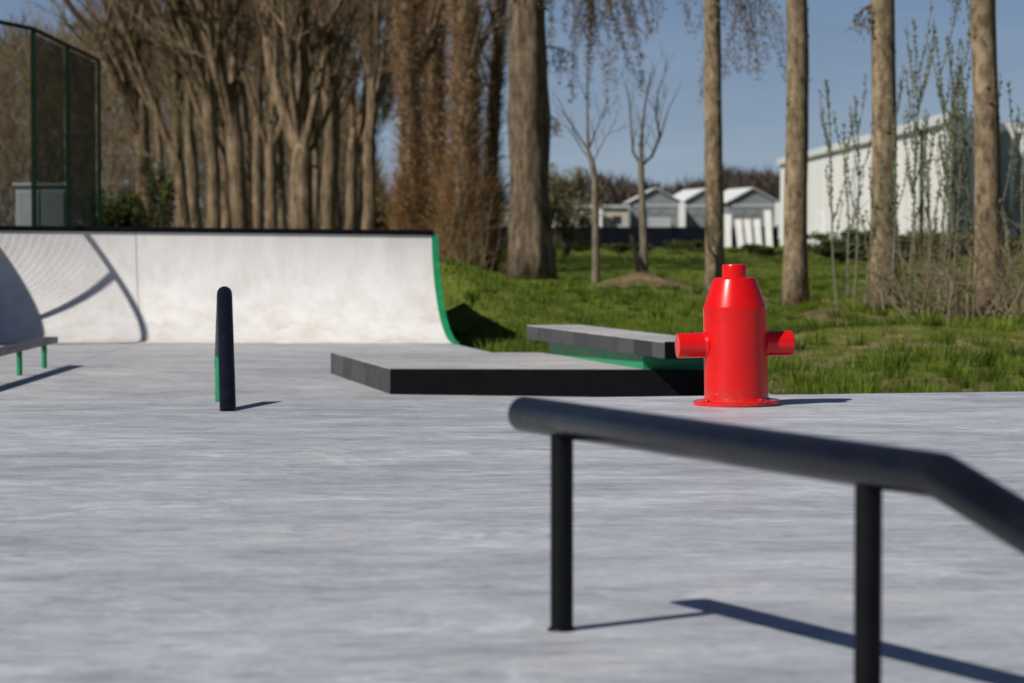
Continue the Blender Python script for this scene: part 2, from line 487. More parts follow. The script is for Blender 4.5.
# concrete floor
b = MB(); b.prism(floor_poly, lambda x, y: floor_z(x, y) - .22, floor_z)
fl = b.build('concrete_floor', M['floor']); fl['kind'] = 'structure'
def strip(p0, p1, w, zf, name, parent, m):
    d = (Vector((*p1, 0)) - Vector((*p0, 0))).normalized(); n = Vector((-d.y, d.x, 0)) * (w/2)
    mb = MB(); segs = 8; L_ = []
    for i in range(segs+1):
        t = i/segs; x = p0[0]+(p1[0]-p0[0])*t; y = p0[1]+(p1[1]-p0[1])*t
        L_.append((mb.vert((x-n.x, y-n.y, zf(x-n.x,y-n.y)+.004)), mb.vert((x+n.x, y+n.y, zf(x+n.x,y+n.y)+.004))))
    for i in range(segs): mb.face((L_[i][0], L_[i][1], L_[i+1][1], L_[i+1][0]))
    return mb.build(name, m, parent)
strip((-3.92, 28.15), (-3.84, 15.2), .005, floor_z, 'control_joint', fl, M['joint'])

# raised plateau with its sloping bank
b = MB()
TZ = [(-.0, 0.0)]
nu = 12
def prow(v, z):
    return [b.vert((*uv(C0, -14 + 24*i/nu, v), z)) for i in range(nu+1)]
r_a = prow(-22, -.6); r_b = prow(-22, 0); r_c = prow(-.012, 0.0); r_d = prow(.012, -.010); r_e = prow(.60, -.40); r_f = prow(.60, -.7)
rows = [r_a, r_b, r_c, r_d, r_e, r_f]
for A, B in zip(rows, rows[1:]):
    for i in range(nu): b.face((A[i], A[i+1], B[i+1], B[i]))
for idx, flip in ((0, 1), (nu, 0)):
    loop = [r[idx] for r in rows]
    b.face(loop if flip else loop[::-1])
pl = b.build('concrete_plateau', M['plateau']); pl['kind'] = 'structure'
zero = lambda x, y: 0.0
strip(uv(C0, 2.7, -.02), uv(C0, 2.7, -21), .009, zero, 'control_joint', pl, M['joint'])

# ------------------------------------------------------------------ quarter pipe
QH, QR = 1.18, 1.27
qp = thing('quarter_pipe', 'wide white concrete quarter pipe with black coping and green side edge', 'skate ramp', (R0.x, R0.y, floor_z(R0.x, R0.y)))
def q_prof(n=28):
    a_end = math.acos((QR - QH)/QR)
    return [(QR*math.sin(a_end*i/n), QR - QR*math.cos(a_end*i/n)) for i in range(n+1)]
QP = q_prof(); QRUN = QP[-1][0]; QL = 5.55; DECK = 1.9
TILT = -.0107
def qpt(u, v, z):
    p = R0 + U*u + V*v
    return Vector((p.x, p.y, floor_z(R0.x, R0.y) + z + TILT*(U.x*u)))
b = MB(); nseg = 14
prof = [(v, z + .004) for v, z in QP]
grid = [[b.vert(qpt(-QL*i/nseg, v, z)) for v, z in prof] for i in range(nseg+1)]
for i in range(nseg):
    for k in range(len(prof)-1):
        b.face((grid[i][k], grid[i][k+1], grid[i+1][k+1], grid[i+1][k]), True)
b.build('ramp_surface', M['ramp'], qp)
b = MB()
under = [(v + .002, z - .02) for v, z in QP]
for u, flip in ((-.001, 0), (-QL + .001, 1)):
    base = [(QRUN + DECK, -.2), (.0, -.2)]
    ids = [b.vert(qpt(u, v, z)) for v, z in under + [(QRUN + DECK, QH - .02)] + base]
    b.face(ids if not flip else ids[::-1])
a0 = [b.vert(qpt(-.001, QRUN+DECK, -.2)), b.vert(qpt(-QL+.001, QRUN+DECK, -.2)), b.vert(qpt(-QL+.001, QRUN+DECK, QH-.02)), b.vert(qpt(-.001, QRUN+DECK, QH-.02))]
b.face(a0)
b.build('ramp_side', M['ramp_side'], qp)
b = MB(); ids = [b.vert(qpt(u, v, QH)) for u, v in ((0, QRUN+.03), (0, QRUN+DECK), (-QL, QRUN+DECK), (-QL, QRUN+.03))]; b.face(ids)
b.build('deck', M['floor'], qp)
# coping: dark square edge with a pipe lip
b = MB()
b.box(qpt(-QL/2, QRUN + .012, QH + .012), (QL, .075, .056), (U + Vector((0,0,TILT)), V, Vector((0,0,1))))
b.build('coping', M['black'], qp, bevel=.012)
# green edge band along the right side, following the curve
b = MB(); w = .075
ring = []
for i, (v, z) in enumerate(QP):
    a = math.acos((QR - QH)/QR) * i/(len(QP)-1)
    nv, nz = -math.sin(a), math.cos(a)
    ring.append([b.vert(qpt(u, v + nv*o_, z + nz*o_ + .004)) for u, o_ in ((-.025, .012), (w-.025, .012), (w-.025, -.06), (-.025, -.06))])
for A, B in zip(ring, ring[1:]):
    for k in range(4):
        l = (k+1) % 4; b.face((A[k], B[k], B[l], A[l]))
b.face(ring[0]); b.face(ring[-1][::-1])
b.build('edge_trim', M['green'], qp)
for uj in (-3.30,):
    b = MB()
    w = .0022
    L1 = [(b.vert(qpt(uj-w, v - .003*math.sin(i/28*1.5), z+.007)), b.vert(qpt(uj+w, v - .003*math.sin(i/28*1.5), z+.007))) for i, (v, z) in enumerate(QP)]
    for A, B in zip(L1, L1[1:]): b.face((A[0], A[1], B[1], B[0]))
    b.build('control_joint', M['joint'], qp)

# ------------------------------------------------------------------ manual pad and grind ledge
PT = -.165
padA, padB = (-.895, 19.9), (-1.526, 22.7)
padC, padD = (1.2, 22.62), (1.80, 19.78)
pad = thing('manual_pad', 'low wide manual pad, pale concrete top with black front edge', 'skate obstacle', (padA[0], padA[1], -.36))
b = MB(); b.prism([padA, padD, padC, padB], -.42, PT)
b.build('block_body', M['block'], pad, bevel=.006)
b = MB()
def inset(p, q, k): return (p[0] + (q[0]-p[0])*k, p[1] + (q[1]-p[1])*k)
ctr = (sum(p[0] for p in (padA,padB,padC,padD))/4, sum(p[1] for p in (padA,padB,padC,padD))/4)
b.prism([inset(p, ctr, .004) for p in (padA, padD, padC, padB)], PT - .01, PT + .004)
b.build('top_surface', M['pad_top'], pad)
b = MB(); b.prism([(padA[0]-.004, padA[1]-.012), (padD[0]+.004, padD[1]-.012), (padD[0]+.004, padD[1]-.002), (padA[0]-.004, padA[1]-.002)], -.42, PT + .006)
b.build('front_plate', M['black'], pad)

lz0, lz1 = -.053, .064
la, lb = Vector((1.088, 19.2, 0)), Vector((.123, 22.7, 0))
ld = (lb - la).normalized(); ln = Vector((ld.y, -ld.x, 0))
lw = .46
lc, lD = lb + ln*lw, la + ln*lw
ledge = thing('grind_ledge', 'grey topped grind ledge on a green base overhanging the manual pad', 'skate obstacle', (la.x, la.y, PT))
poly = [(la.x, la.y), (lD.x, lD.y), (lc.x, lc.y), (lb.x, lb.y)]
b = MB(); b.prism(poly, lz0, lz1); b.build('slab', M['block'], ledge, bevel=.005)
b = MB(); cc = (sum(p[0] for p in poly)/4, sum(p[1] for p in poly)/4)
b.prism([inset(p, cc, .004) for p in poly], lz1-.01, lz1+.004); b.build('top_surface', M['pad_top'], ledge)
b = MB()
b.prism([(la.x - ld.x*.010 - ln.x*.002, la.y - ld.y*.010 - ln.y*.002), (lD.x - ld.x*.010 + ln.x*.002, lD.y - ld.y*.010 + ln.y*.002), (lD.x - ld.x*.001 + ln.x*.002, lD.y - ld.y*.001+ ln.y*.002), (la.x - ld.x*.001 - ln.x*.002, la.y - ld.y*.001 - ln.y*.002)], lz0-.002, lz1+.006)
b.build('front_plate', M['black'], ledge)
g0, g1 = Vector((.965, 19.86, 0)), Vector((.31, 22.45, 0)); gd = (g1-g0).normalized(); gn = Vector((gd.y, -gd.x, 0))
b = MB(); b.prism([(g0.x, g0.y), ((g0+gn*.50).x, (g0+gn*.50).y), ((g1+gn*.50).x, (g1+gn*.50).y), (g1.x, g1.y)], PT+.003, lz0-.001)
b.build('green_base', M['green'], ledge)

# ------------------------------------------------------------------ hydrant obstacle
hb = P(736.5, 404.5, 13.27); hb.z = 0
hyd = thing('hydrant_obstacle', 'bright red steel hydrant with two side stubs standing on the concrete', 'hydrant', hb)
tl = rad(1.1)
AX = Vector((-math.sin(tl), 0, math.cos(tl)))
SIDE = (Vector((.990, .13, 0)) + Vector((0,0,math.tan(tl)*.985))).normalized()
b = MB()
b.lathe([(.150,.02),(.1575,.024),(.1565,.470),(.1565,.478),(.1535,.488),(.107,.615),(.1035,.623),(.097,.627),(.06,.628)], hb, AX, 64)
b.build('body', M['red'], hyd, sharp=40)
b = MB(); b.lathe([(.208,.0),(.213,.004),(.213,.020),(.208,.0245),(.16,.0245)], hb, AX, 64); b.build('base_flange', M['red'], hyd, sharp=40)
b = MB(); b.lathe([(.170,.0245),(.166,.030),(.158,.036),(.15,.036)], hb, AX, 48, cap=False); b.build('weld_seam', M['red'], hyd)
b = MB(); b.lathe([(.060,.618),(.0605,.686),(.0575,.691),(.052,.692)], hb, AX, 40); b.build('cap', M['red'], hyd, sharp=40)
for s, ln_ in ((-1, .292), (1, .285)):
    b = MB(); o = hb + AX*.298 + SIDE*(s*.12)
    b.lathe([(.0615,0),(.0615,ln_-.12-.004),(.058,ln_-.12),(.05,ln_-.12)], o, SIDE*s, 40)
    st = b.build('side_outlet', M['red'], hyd, sharp=40)
    b = MB(); b.lathe([(.068,.025),(.065,.034),(.0618,.042)], o, SIDE*s, 40, cap=False); b.build('weld_seam', M['red'], st)
    st.location = (0,0,0)
for k in range(4):
    a = rad(35 + 90*k); c = hb + Vector((.186*math.cos(a), .186*math.sin(a), .0)) + AX*.024
    c.z += math.tan(tl) * .186*math.cos(a)
    b = MB(); b.lathe([(.013,0),(.013,.008),(.009,.011)], c, AX, 6); b.build('bolt', M['red'], hyd)
# sub-part meshes were laid out around the hydrant, so keep them in place
for ch in hyd.children:
    for g in ch.children:
        g.data.transform(__import__('mathutils').Matrix.Translation(-hb))

# ------------------------------------------------------------------ near flat-and-down rail
RP = .0392; RZ = .4515; KZ = .443
dirr = Vector((.588, -1.2, 0)).normalized()
pf = Vector((.1063, 5.74, 0)); 
end_far = pf - dirr * .182
kink = Vector((.717, 4.493, 0))
low = kink + dirr * 1.44
rail = thing('grind_rail', 'black round grind rail bending down toward the viewer on two black posts', 'grind rail', (pf.x, pf.y, 0))
def rail_path():
    A = Vector((end_far.x, end_far.y, RZ)); K = Vector((kink.x, kink.y, KZ)); B_ = Vector((low.x, low.y, .045))
    d0 = (K-A).normalized(); d1 = (B_-K).normalized(); c = .012
    pts = [A - d0*0, K - d0*.03, K - d0*.012]
    for t in (.25,.5,.75): 
        p0, p1, p2 = K - d0*c*.5, K, K + d1*c*.5
        pts.append(p0*(1-t)**2 + p1*2*t*(1-t) + p2*t*t)
    pts += [K + d1*.012, K + d1*.03, B_]
    return pts
b = MB(); pts = rail_path(); d0 = (pts[1]-pts[0]).normalized()
cap_pts = [pts[0] - d0*.012, pts[0] - d0*.009, pts[0] - d0*.003]; cap_r = [.022, .033, .0378]
b.tube(cap_pts + pts, cap_r + [RP]*len(pts), 40); b.build('rail_pipe', M['pipe'], rail, sharp=50)
for q, zt in ((pf, RZ-.02), (pf + (kink-pf)*.843, RZ-.025), (kink + dirr*1.1, .125)):
    b = MB(); b.tube([(q.x, q.y, -.02), (q.x, q.y, zt)], .0243, 28); p_ = b.build('post', M['post'], rail, sharp=50)
    b = MB(); b.lathe([(.031,0.0),(.030,.004),(.0245,.007)], (q.x, q.y, .0), Vector((0,0,1)), 28, cap=False)
    o = b.build('weld_collar', M['post'], p_); o.data.transform(__import__('mathutils').Matrix.Translation(-Vector(rail.location)))

# ------------------------------------------------------------------ bent rail seen end-on
e0 = P(228, 411, 12.8); e0.z = -.02
e1 = P(224.5, 290.5, 13.95); e2 = P(221.2, 365.5, 15.5)
bent = thing('bent_rail', 'tall bent black pipe rail seen end on with a green leg behind', 'grind rail', (e0.x, e0.y, 0))
b = MB(); d0 = (e1-e0).normalized(); d1 = (e2-e1).normalized(); c = .10
pts = [e0, e1 - d0*c]
for t in (.15,.3,.45,.6,.75,.9):
    p0, p2 = e1 - d0*c, e1 + d1*c; pts.append(p0*(1-t)**2 + e1*2*t*(1-t) + p2*t*t)
k_ = len(pts)
pts2 = [e1 + d1*c, e2]
b.tube(pts, RP, 32); b.build('rising_pipe', M['stick'], bent, sharp=50)
b = MB(); b.tube([pts[-1], pts2[0], e2], RP*.995, 32); b.build('descending_pipe', M['pipe_worn'], bent, sharp=50)
lg = P(219.2, 360, 15.2)
b = MB(); b.tube([(lg.x, lg.y, floor_z(lg.x, lg.y)-.02), (lg.x, lg.y, e2.z + .07)], .024, 20); b.build('leg', M['green'], bent, sharp=50)

# ------------------------------------------------------------------ low flat bar on green legs
fb = thing('flat_bar', 'low grey flat bar on short green legs standing before the ramp', 'grind rail', (-4.0, 21.9, floor_z(-4, 21.9)))
b = MB(); zt = -.085
b.box((-4.0, 20.6, zt), (.11, 5.7, .05)); b.build('bar', M['pipe_worn'], fb, bevel=.006)
for y in (23.06, 21.9, 20.7, 19.5, 18.3):
    b = MB(); b.tube([(-4.0, y, floor_z(-4, y)-.02), (-4.0, y, zt-.024)], .0235, 16); b.build('leg', M['green'], fb, sharp=50)

# ------------------------------------------------------------------ sports-court fence
FT = .85 + 2.44
fpts = [Vector((-6.95, 25.95, 0)), Vector((-6.78, 27.35, 0)), Vector((-6.42, 29.9, 0)), Vector((-5.83, 33.0, 0)), Vector((-5.89, 35.9, 0)), Vector((-5.95, 39.0, 0))]
fence = thing('court_fence', 'tall dark green mesh court fence with steel posts behind the ramp', 'fence', (fpts[0].x, fpts[0].y, -.35))
for i, p in enumerate(fpts):
    b = MB(); b.box((p.x, p.y, (FT-.5)/2 + .01), (.05, .05, FT+.5)); b.build('post', M['fence'], fence)
for i in range(len(fpts)-1):
    a, c = fpts[i], fpts[i+1]; d = (c-a); ln_ = d.length; dn = d.normalized(); nn = Vector((-dn.y, dn.x, 0))
    b = MB(); b.box(((a+c)/2).to_tuple()[:2] + (FT+.03,), (ln_, .042, .045), (dn, nn, Vector((0,0,1)))); b.build('top_rail', M['fence'], fence)
    if i >= 3 or i < 3:
        b = MB(); z0 = -.3; nn_ = nn*.045; wr, sp_w = ((.0020, .056) if i < 2 else (.0017, .046) if i == 2 else (.0025, .036))
        k = 0
        nw = int(ln_/sp_w)
        for k in range(1, nw):
            p = a + dn*(ln_*k/nw) + nn_
            b.tube([(p.x, p.y, z0), (p.x, p.y, FT)], wr, 3, cap=False, smooth=False)
        nh = int((FT-z0)/sp_w)
        for k in range(nh+1):
            z = z0 + (FT-z0)*k/nh
            b.tube([(a.x+nn_.x*1.06, a.y+nn_.y*1.06, z), (c.x+nn_.x*1.06, c.y+nn_.y*1.06, z)], wr, 3, cap=False, smooth=False)
        b.build('wire_panel', M['fence'], fence)
    if i < 2:
        b = MB(); m_ = (a+c)/2 - nn*.06; b.box((m_.x, m_.y, -.35 + 1.16), (ln_, .02, 2.26), (dn, nn, Vector((0,0,1)))); b.build('shadow_panel', M['screen'], fence)  # solid panel out of view, added to cast the dark shadow on the ramp

# grey cabinets behind the fence
cab = P(44, 240, 43)
cb = thing('utility_cabinet', 'pale grey double utility cabinet standing behind the mesh fence', 'cabinet', (cab.x, cab.y, -.35))
w_, h_ = .80, 1.97
b = MB(); b.box((cab.x, cab.y, -.35 + .06 + h_/2 - .1), (w_, .5, h_-.08)); b.build('cabinet_body', M['cabinet'], cb, bevel=.02)
for s in (-1, 1):
    b = MB(); b.box((cab.x + s*w_*.245, cab.y - .262, -.35 + .02 + h_/2), (w_*.43, .02, h_-.28)); d_ = b.build('door', M['cabinet'], cb, bevel=.01)
    b = MB(); b.box((cab.x + s*.05, cab.y - .28, .55), (.02, .03, .14)); o = b.build('handle', M['black'], d_); o.data.transform(__import__('mathutils').Matrix.Translation(-Vector(cb.location)))
b = MB(); b.box((cab.x, cab.y, -.35 + h_ - .02), (w_+.08, .58, .05)); b.build('lid', M['cabinet'], cb, bevel=.01)

# ------------------------------------------------------------------ trees
def rvec(r): return Vector((r.gauss(0,1), r.gauss(0,1), r.gauss(0,1)))
def limb(mb, r, start, d, length, r0, level, maxlevel, seg=6, wob=.16, up=.10, nch=(5,4,3), angle=(28,55), sides=7, taper=.25, cb=None, ratio=(.4,.62)):
    pts = [Vector(start)]; rs = [r0]; d = Vector(d).normalized(); st = length/seg; dirs = [d.copy()]
    for i in range(seg):
        d = (d + rvec(r)*wob*.6 + Vector((0,0,up))).normalized()
        pts.append(pts[-1] + d*st); rs.append(r0*(1-(1-taper)*(i+1)/seg)); dirs.append(d.copy())
    mb.tube(pts, rs, max(3, sides), cap=False)
    if cb: cb(pts, rs, level)
    if level < maxlevel:
        n = nch[min(level, len(nch)-1)]
        for k in range(n):
            t = .22 + .75*(k + r.random())/n
            x = t*seg; i = min(seg-1, int(x)); p = pts[i].lerp(pts[i+1], x-i)
            dd = dirs[i]; az = r.random()*6.283; o = dd.orthogonal().normalized(); o2 = dd.cross(o)
            side = o*math.cos(az) + o2*math.sin(az); an = rad(r.uniform(*angle))
            nd = dd*math.cos(an) + side*math.sin(an)
            limb(mb, r, p, nd, length*r.uniform(*ratio)*(1.1-.4*t), max(.006, rs[i]*.55), level+1, maxlevel, max(3, seg-1), wob, up, nch, angle, max(3, sides-2), taper, cb, ratio)

def trunk_mesh(r, base, lean, height, r0, r1, sides=18, flare=1.35, bend=.12, gnarl=.05, fork=False):
    mb = MB(); pts = []; rs = []; n = 16; off = Vector((0,0,0))
    for i in range(n+1):
        t = i/n; z = height*t
        off += Vector((r.gauss(0,1), r.gauss(0,1), 0))*bend*height/n*.14
        pts.append(Vector((base[0], base[1], base[2]-.15)) + Vector((lean[0]*z, lean[1]*z, z)) + off)
        rr = r1 + (r0-r1)*(1-t)**.9
        rr *= 1 + (flare-1)*math.exp(-z/.45)
        rs.append(rr)
    if fork:
        for i in (n-2, n-1, n): rs[i] *= (.94, .80, .45)[i-n+2]
    rings = mb.tube(pts, rs, sides)
    ph = r.random()*10
    for ring, p in zip(rings, pts):
        for v in ring:
            q = Vector(mb.v[v]); d = q - p
            k = 1 + gnarl*mnoise.noise(Vector((d.x*6/max(.05,r0)*.3 + ph, d.y*6/max(.05,r0)*.3, q.z*.7)))*2
            w = p + d*k; mb.v[v] = (w.x, w.y, w.z)
    return mb, pts, rs

def at_height(pts, rs, z):
    for i in range(len(pts)-1):
        if pts[i+1].z >= z:
            t = (z-pts[i].z)/max(1e-6, pts[i+1].z-pts[i].z)
            return pts[i].lerp(pts[i+1], t), rs[i]+(rs[i+1]-rs[i])*t
    return pts[-1].copy(), rs[-1]

ORD = ['first','second','third','fourth','fifth','sixth','seventh','eighth','ninth','tenth','eleventh','twelfth','thirteenth']
# ---- bare row behind the ramp: (px at horizon, depth, radius, px lean over frame height, fork height, limbs, note)
row = [
 (151, 108, 0.378, -.11, 4.6, 5, 'pale trunk leaning left at the left end of the bare tree row'),
 (186, 106, 0.347, -.14, 3.6, 5, 'trunk forking low into leftward limbs, second in the bare row'),
 (199, 118, 0.305, -.05, 5.0, 4, 'thin trunk half hidden behind the second tree of the bare row'),
 (216, 104, 0.297, -.09, 5.2, 5, 'slim straight trunk, fourth from the left in the bare tree row'),
 (241, 98, 0.383, -.05, 4.9, 5, 'thick pale trunk in the middle of the bare row, fifth from left'),
 (272, 102, 0.253, -.02, 4.5, 4, 'thin trunk just left of the big forked tree in the bare row'),
 (300, 86, 0.455, .0, 3.35, 3, 'big forked tree with one heavy limb rising left, dark right side'),
 (329, 96, 0.294, .02, 5.2, 4, 'straight trunk just right of the big forked tree'),
 (318, 112, 0.274, .05, 5.6, 4, 'distant trunk seen in the gap right of the big forked tree'),
 (350, 98, 0.220, .05, 3.6, 4, 'dark slender trunk leaning right near the end of the bare row'),
 (366, 94, 0.269, .09, 4.6, 4, 'last trunk of the bare row, leaning right beside the sky gap'),
 (228, 120, 0.297, -.04, 5.5, 4, 'distant trunk between the fourth and fifth trees of the row'),
 (168, 112, .17, -.06, 6.0, 3, 'slim dark trunk in the gap between the two leftmost forked trees'),
 (178, 122, .18, -.03, 6.2, 3, 'faint slim trunk deep in the gap left of the low forking tree'),
 (207, 113, .16, .02, 6.4, 3, 'slim leaning trunk just left of the slim straight front trunk'),
 (250, 114, .15, -.07, 6.0, 3, 'slim trunk touching the right side of the thick middle tree'),
 (285, 108, .17, -.05, 6.0, 3, 'slim trunk squeezed against the left of the big forked tree'),
 (312, 104, .16, .05, 6.0, 3, 'slim shaded trunk squeezed against the right of the big forked tree'),
 (341, 118, .18, -.02, 6.4, 3, 'slim trunk left of the dark slender leaning tree'),
 (358, 110, .15, .10, 5.6, 3, 'slim trunk right of the dark slender leaning tree'),
 (258, 118, 0.275, .0, 5.5, 4, 'farthest trunk, seen just right of the thick middle tree'),
]
for i, (px, D, r0, lean, fh, nl, lab) in enumerate(row):
    r = random.Random(100+i); x = PX(px, D); z = ground_z(x, D); r0 *= .86
    t = thing('bare_tree', lab, 'tree', (x, D, z), 'bare trees in the row behind the ramp')
    big = (i == 6); K = D/74; fh = (fh - 1.2)*K + 1.2
    mb, pts, rs = trunk_mesh(r, (x, D, z), (lean*.55, r.uniform(-.02,.02)), fh + .7, r0*1.08, r0*.82, 14, 1.4, .4, .09, True)
    mb.build('trunk', M['bark_row'], t)
    cr = MB()
    top, rt = pts[-3], rs[-3]
    if big:
        specs = [(Vector((-.50,.1,1)), 9, r0*.60, .0), (Vector((.05,.05,1)), 10, r0*.64, 0), (Vector((.42,-.1,1)), 8, r0*.40, 0), (Vector((-.16,-.3,1)), 7, r0*.35, .1), (Vector((.6,.3,.9)), 4.2, r0*.22, -.2)]
    else:
        specs = []
        for k in range(nl):
            side = -1 if lean < -.03 else (1 if lean > .03 else r.choice((-1,1)))
            dx = side*r.uniform(.05,.55) if k else lean*.6
            specs.append((Vector((dx, r.uniform(-.35,.35), 1)), r.uniform(6.5,9.5)*K, r0*r.uniform(.34,.6), -r.uniform(0,1.6)*(k > 0)))
        for k in range(2):
            specs.append((Vector((r.uniform(-.55,.55) + lean*3, r.uniform(-.4,.4), 1)), r.uniform(3,5.5), r0*.2, -r.uniform(.3,1.5)))
    def twigs_cb(tp, tr, level):
        if level < 2: return
        for _ in range(5):
            x_ = r.random()*(len(tp)-1); i_ = int(x_); p_ = tp[i_].lerp(tp[i_+1], x_-i_)
            dd = ((tp[-1]-tp[0]).normalized() + rvec(r)*.45 + Vector((0,0,.25))).normalized(); e_ = p_ + dd*r.uniform(.35,1.1)
            nn = Vector((dd.z, 0, -dd.x)).normalized()*.009; cr.tri(p_ - nn, p_ + nn, e_)
    for d, ln_, rr, dz in specs:
        st, _ = at_height(pts, rs, top.z + dz)
        limb(cr, r, st, d, ln_, rr, 0, 3, 8, .13, .07, (7,5,3), (18,42), 9, .3, twigs_cb)
    cr.build('crown', M['bark_row'] , t)

# ---- leaf / twig clouds
def fuzz(mb, r, pts, rs, n, len_=(.15,.5), w=.012, zmin=-9, zmax=99, droop=.0, upw=.6, spread=1.0):
    m_ = len(pts)-1
    for _ in range(n):
        x = r.random()*m_; i = int(x); p = pts[i].lerp(pts[i+1], x-i)
        if not (zmin < p.z < zmax): continue
        a = r.random()*6.283; d = Vector((math.cos(a), math.sin(a), 0))
        s = p + d*rs[i]*r.uniform(.85,1.1)
        dd = (d*r.uniform(.2,1)*spread + Vector((0,0,upw*r.uniform(.2,1.3) - droop)) + rvec(r)*.25).normalized()
        ln_ = r.uniform(*len_); e = s + dd*ln_; nn = dd.orthogonal().normalized(); nn = (nn*math.cos(a*3) + dd.cross(nn)*math.sin(a*3))*w
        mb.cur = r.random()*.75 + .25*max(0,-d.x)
        mb.tri(s - nn, s + nn, e)
        for q in range(2):
            c_ = s.lerp(e, r.uniform(.4,1)); k = r.uniform(.6,1.5)*w*1.6
            mb.tri(c_ + rvec(r)*k, c_ + rvec(r)*k*1.5, c_ + rvec(r)*k)

trio = [(414, 84, .33, -.02, 'left trunk of three old trunks shaggy with brown shoots'),
        (436, 86, .35, .0, 'middle trunk of three old trunks shaggy with brown shoots'),
        (464, 80, .42, .01, 'right and thickest trunk of three shaggy old trunks'),
        (484, 88, .22, .06, 'slender trunk leaning right behind the three shaggy trunks')]
for i, (px, D, r0, lean, lab) in enumerate(trio):
    r = random.Random(300+i); x = PX(px, D); z = ground_z(x, D)
    t = thing('shaggy_tree', lab, 'tree', (x, D, z), 'old trunks shaggy with shoots')
    mb, pts, rs = trunk_mesh(r, (x, D, z), (lean, 0), 11.0, r0*1.05, r0*.72, 18, 1.25, .12, .09)
    mb.build('trunk', M['bark_row'], t)
    cr = MB()
    for k in range(9 if i != 3 else 5):
        st, rr = at_height(pts, rs, z + r.uniform(5.0, 11.0))
        limb(cr, r, st, Vector((r.uniform(-.7,.7), r.uniform(-.6,.6), 1)), r.uniform(2.5,4.5), r0*r.uniform(.15,.32), 0, 2, 6, .15, .06, (5,4,3), (22,50), 6, .3)
    cr.build('crown', M['twig_row'], t)
    fz = MB(); fuzz(fz, r, pts, rs, 5200 if i != 3 else 3000, (.15,.75), .011, z, 8.5, 0, .8, .75)
    # denser skirt of shoots near the foot
    fuzz(fz, r, pts[:5], [q*1.15 for q in rs[:5]], 1700, (.3,1.5), .011, z-.2, 3, 0, 1.3, .9)
    fz.build('shoots', M['sucker'], t, tint=True)

def drooping(mbb, mbl, r, start, d, length, n_str, str_len, leaf=.05):
    """branch arching outward with hanging leafy strands"""
    pts = [Vector(start)]; d = Vector(d).normalized()
    for i in range(9):
        d = (d + Vector((0,0,-.10)) + rvec(r)*.07).normalized(); pts.append(pts[-1] + d*length/9)
    mbb.tube(pts, [.05*(1-.09*i) for i in range(10)], 6, cap=False)
    for k in range(n_str):
        x = (.25 + .75*r.random())*9*.999; i = int(x); p = pts[i].lerp(pts[i+1], x-i)
        dd = Vector((r.gauss(0,.5), r.gauss(0,.5), -.5)).normalized(); sp = [p]; L_ = str_len*r.uniform(.35,1.15)
        for q in range(6):
            dd = (dd + Vector((0,0,-.35)) + rvec(r)*.13).normalized(); sp.append(sp[-1] + dd*L_/6)
        mbb.tube(sp, [.012,.010,.009,.008,.006,.005,.004], 3, cap=False)
        for q in range(int(52*L_)):
            y = (r.random()**.6)*6*.999; i = int(y); c_ = sp[i].lerp(sp[i+1], y-i) + rvec(r)*.06
            mbl.cur = r.random(); k_ = leaf*r.uniform(.5,1.3)
            a = rvec(r).normalized(); b_ = a.orthogonal().normalized()
            mbl.quad(c_, a*k_, b_*k_*.55)

# ---- the big old poplar
D = 66; x = PX(532, D); z = ground_z(x, D); r = random.Random(41)
t = thing('old_poplar', 'thickest lone trunk with deep furrowed bark and drooping leafy twigs', 'tree', (x, D, z))
mb, pts, rs = trunk_mesh(r, (x, D, z), (-.018, 0), 13, .52, .40, 28, 1.22, .06, .10); mb.build('trunk', M['bark_old'], t)
cr = MB(); lf = MB()
for k in range(10):
    st, rr = at_height(pts, rs, z + r.uniform(7.5, 13))
    limb(cr, r, st, Vector((r.uniform(-.9,.9), r.uniform(-.8,.8), .8)), r.uniform(3,5), .11, 0, 2, 6, .15, .06, (5,4,3), (22,50), 6, .3)
for (dz, d, ln_, ns, sl) in ((7.7, (1,-.1,.35), 2.3, 19, 2.7), (7.9, (1,.3,.25), 2.5, 22, 4.2), (7.5, (.8,-.3,.25), 2.2, 14, 2.0), (4.05, (1,-.2,.15), .9, 9, .6), (8.0, (1,.1,.3), 4.6, 18, 1.35), (5.6,(.9,.2,.3),1.2,9,.8), (7.8,(-1,.2,.2),1.6,10,1.6)):
    st, rr = at_height(pts, rs, z + dz); drooping(cr, lf, r, st, d, ln_, ns, sl, .027)
cr.build('crown', M['twig'], t); lf.build('withered_leaves', M['dead_leaf'], t, tint=True)

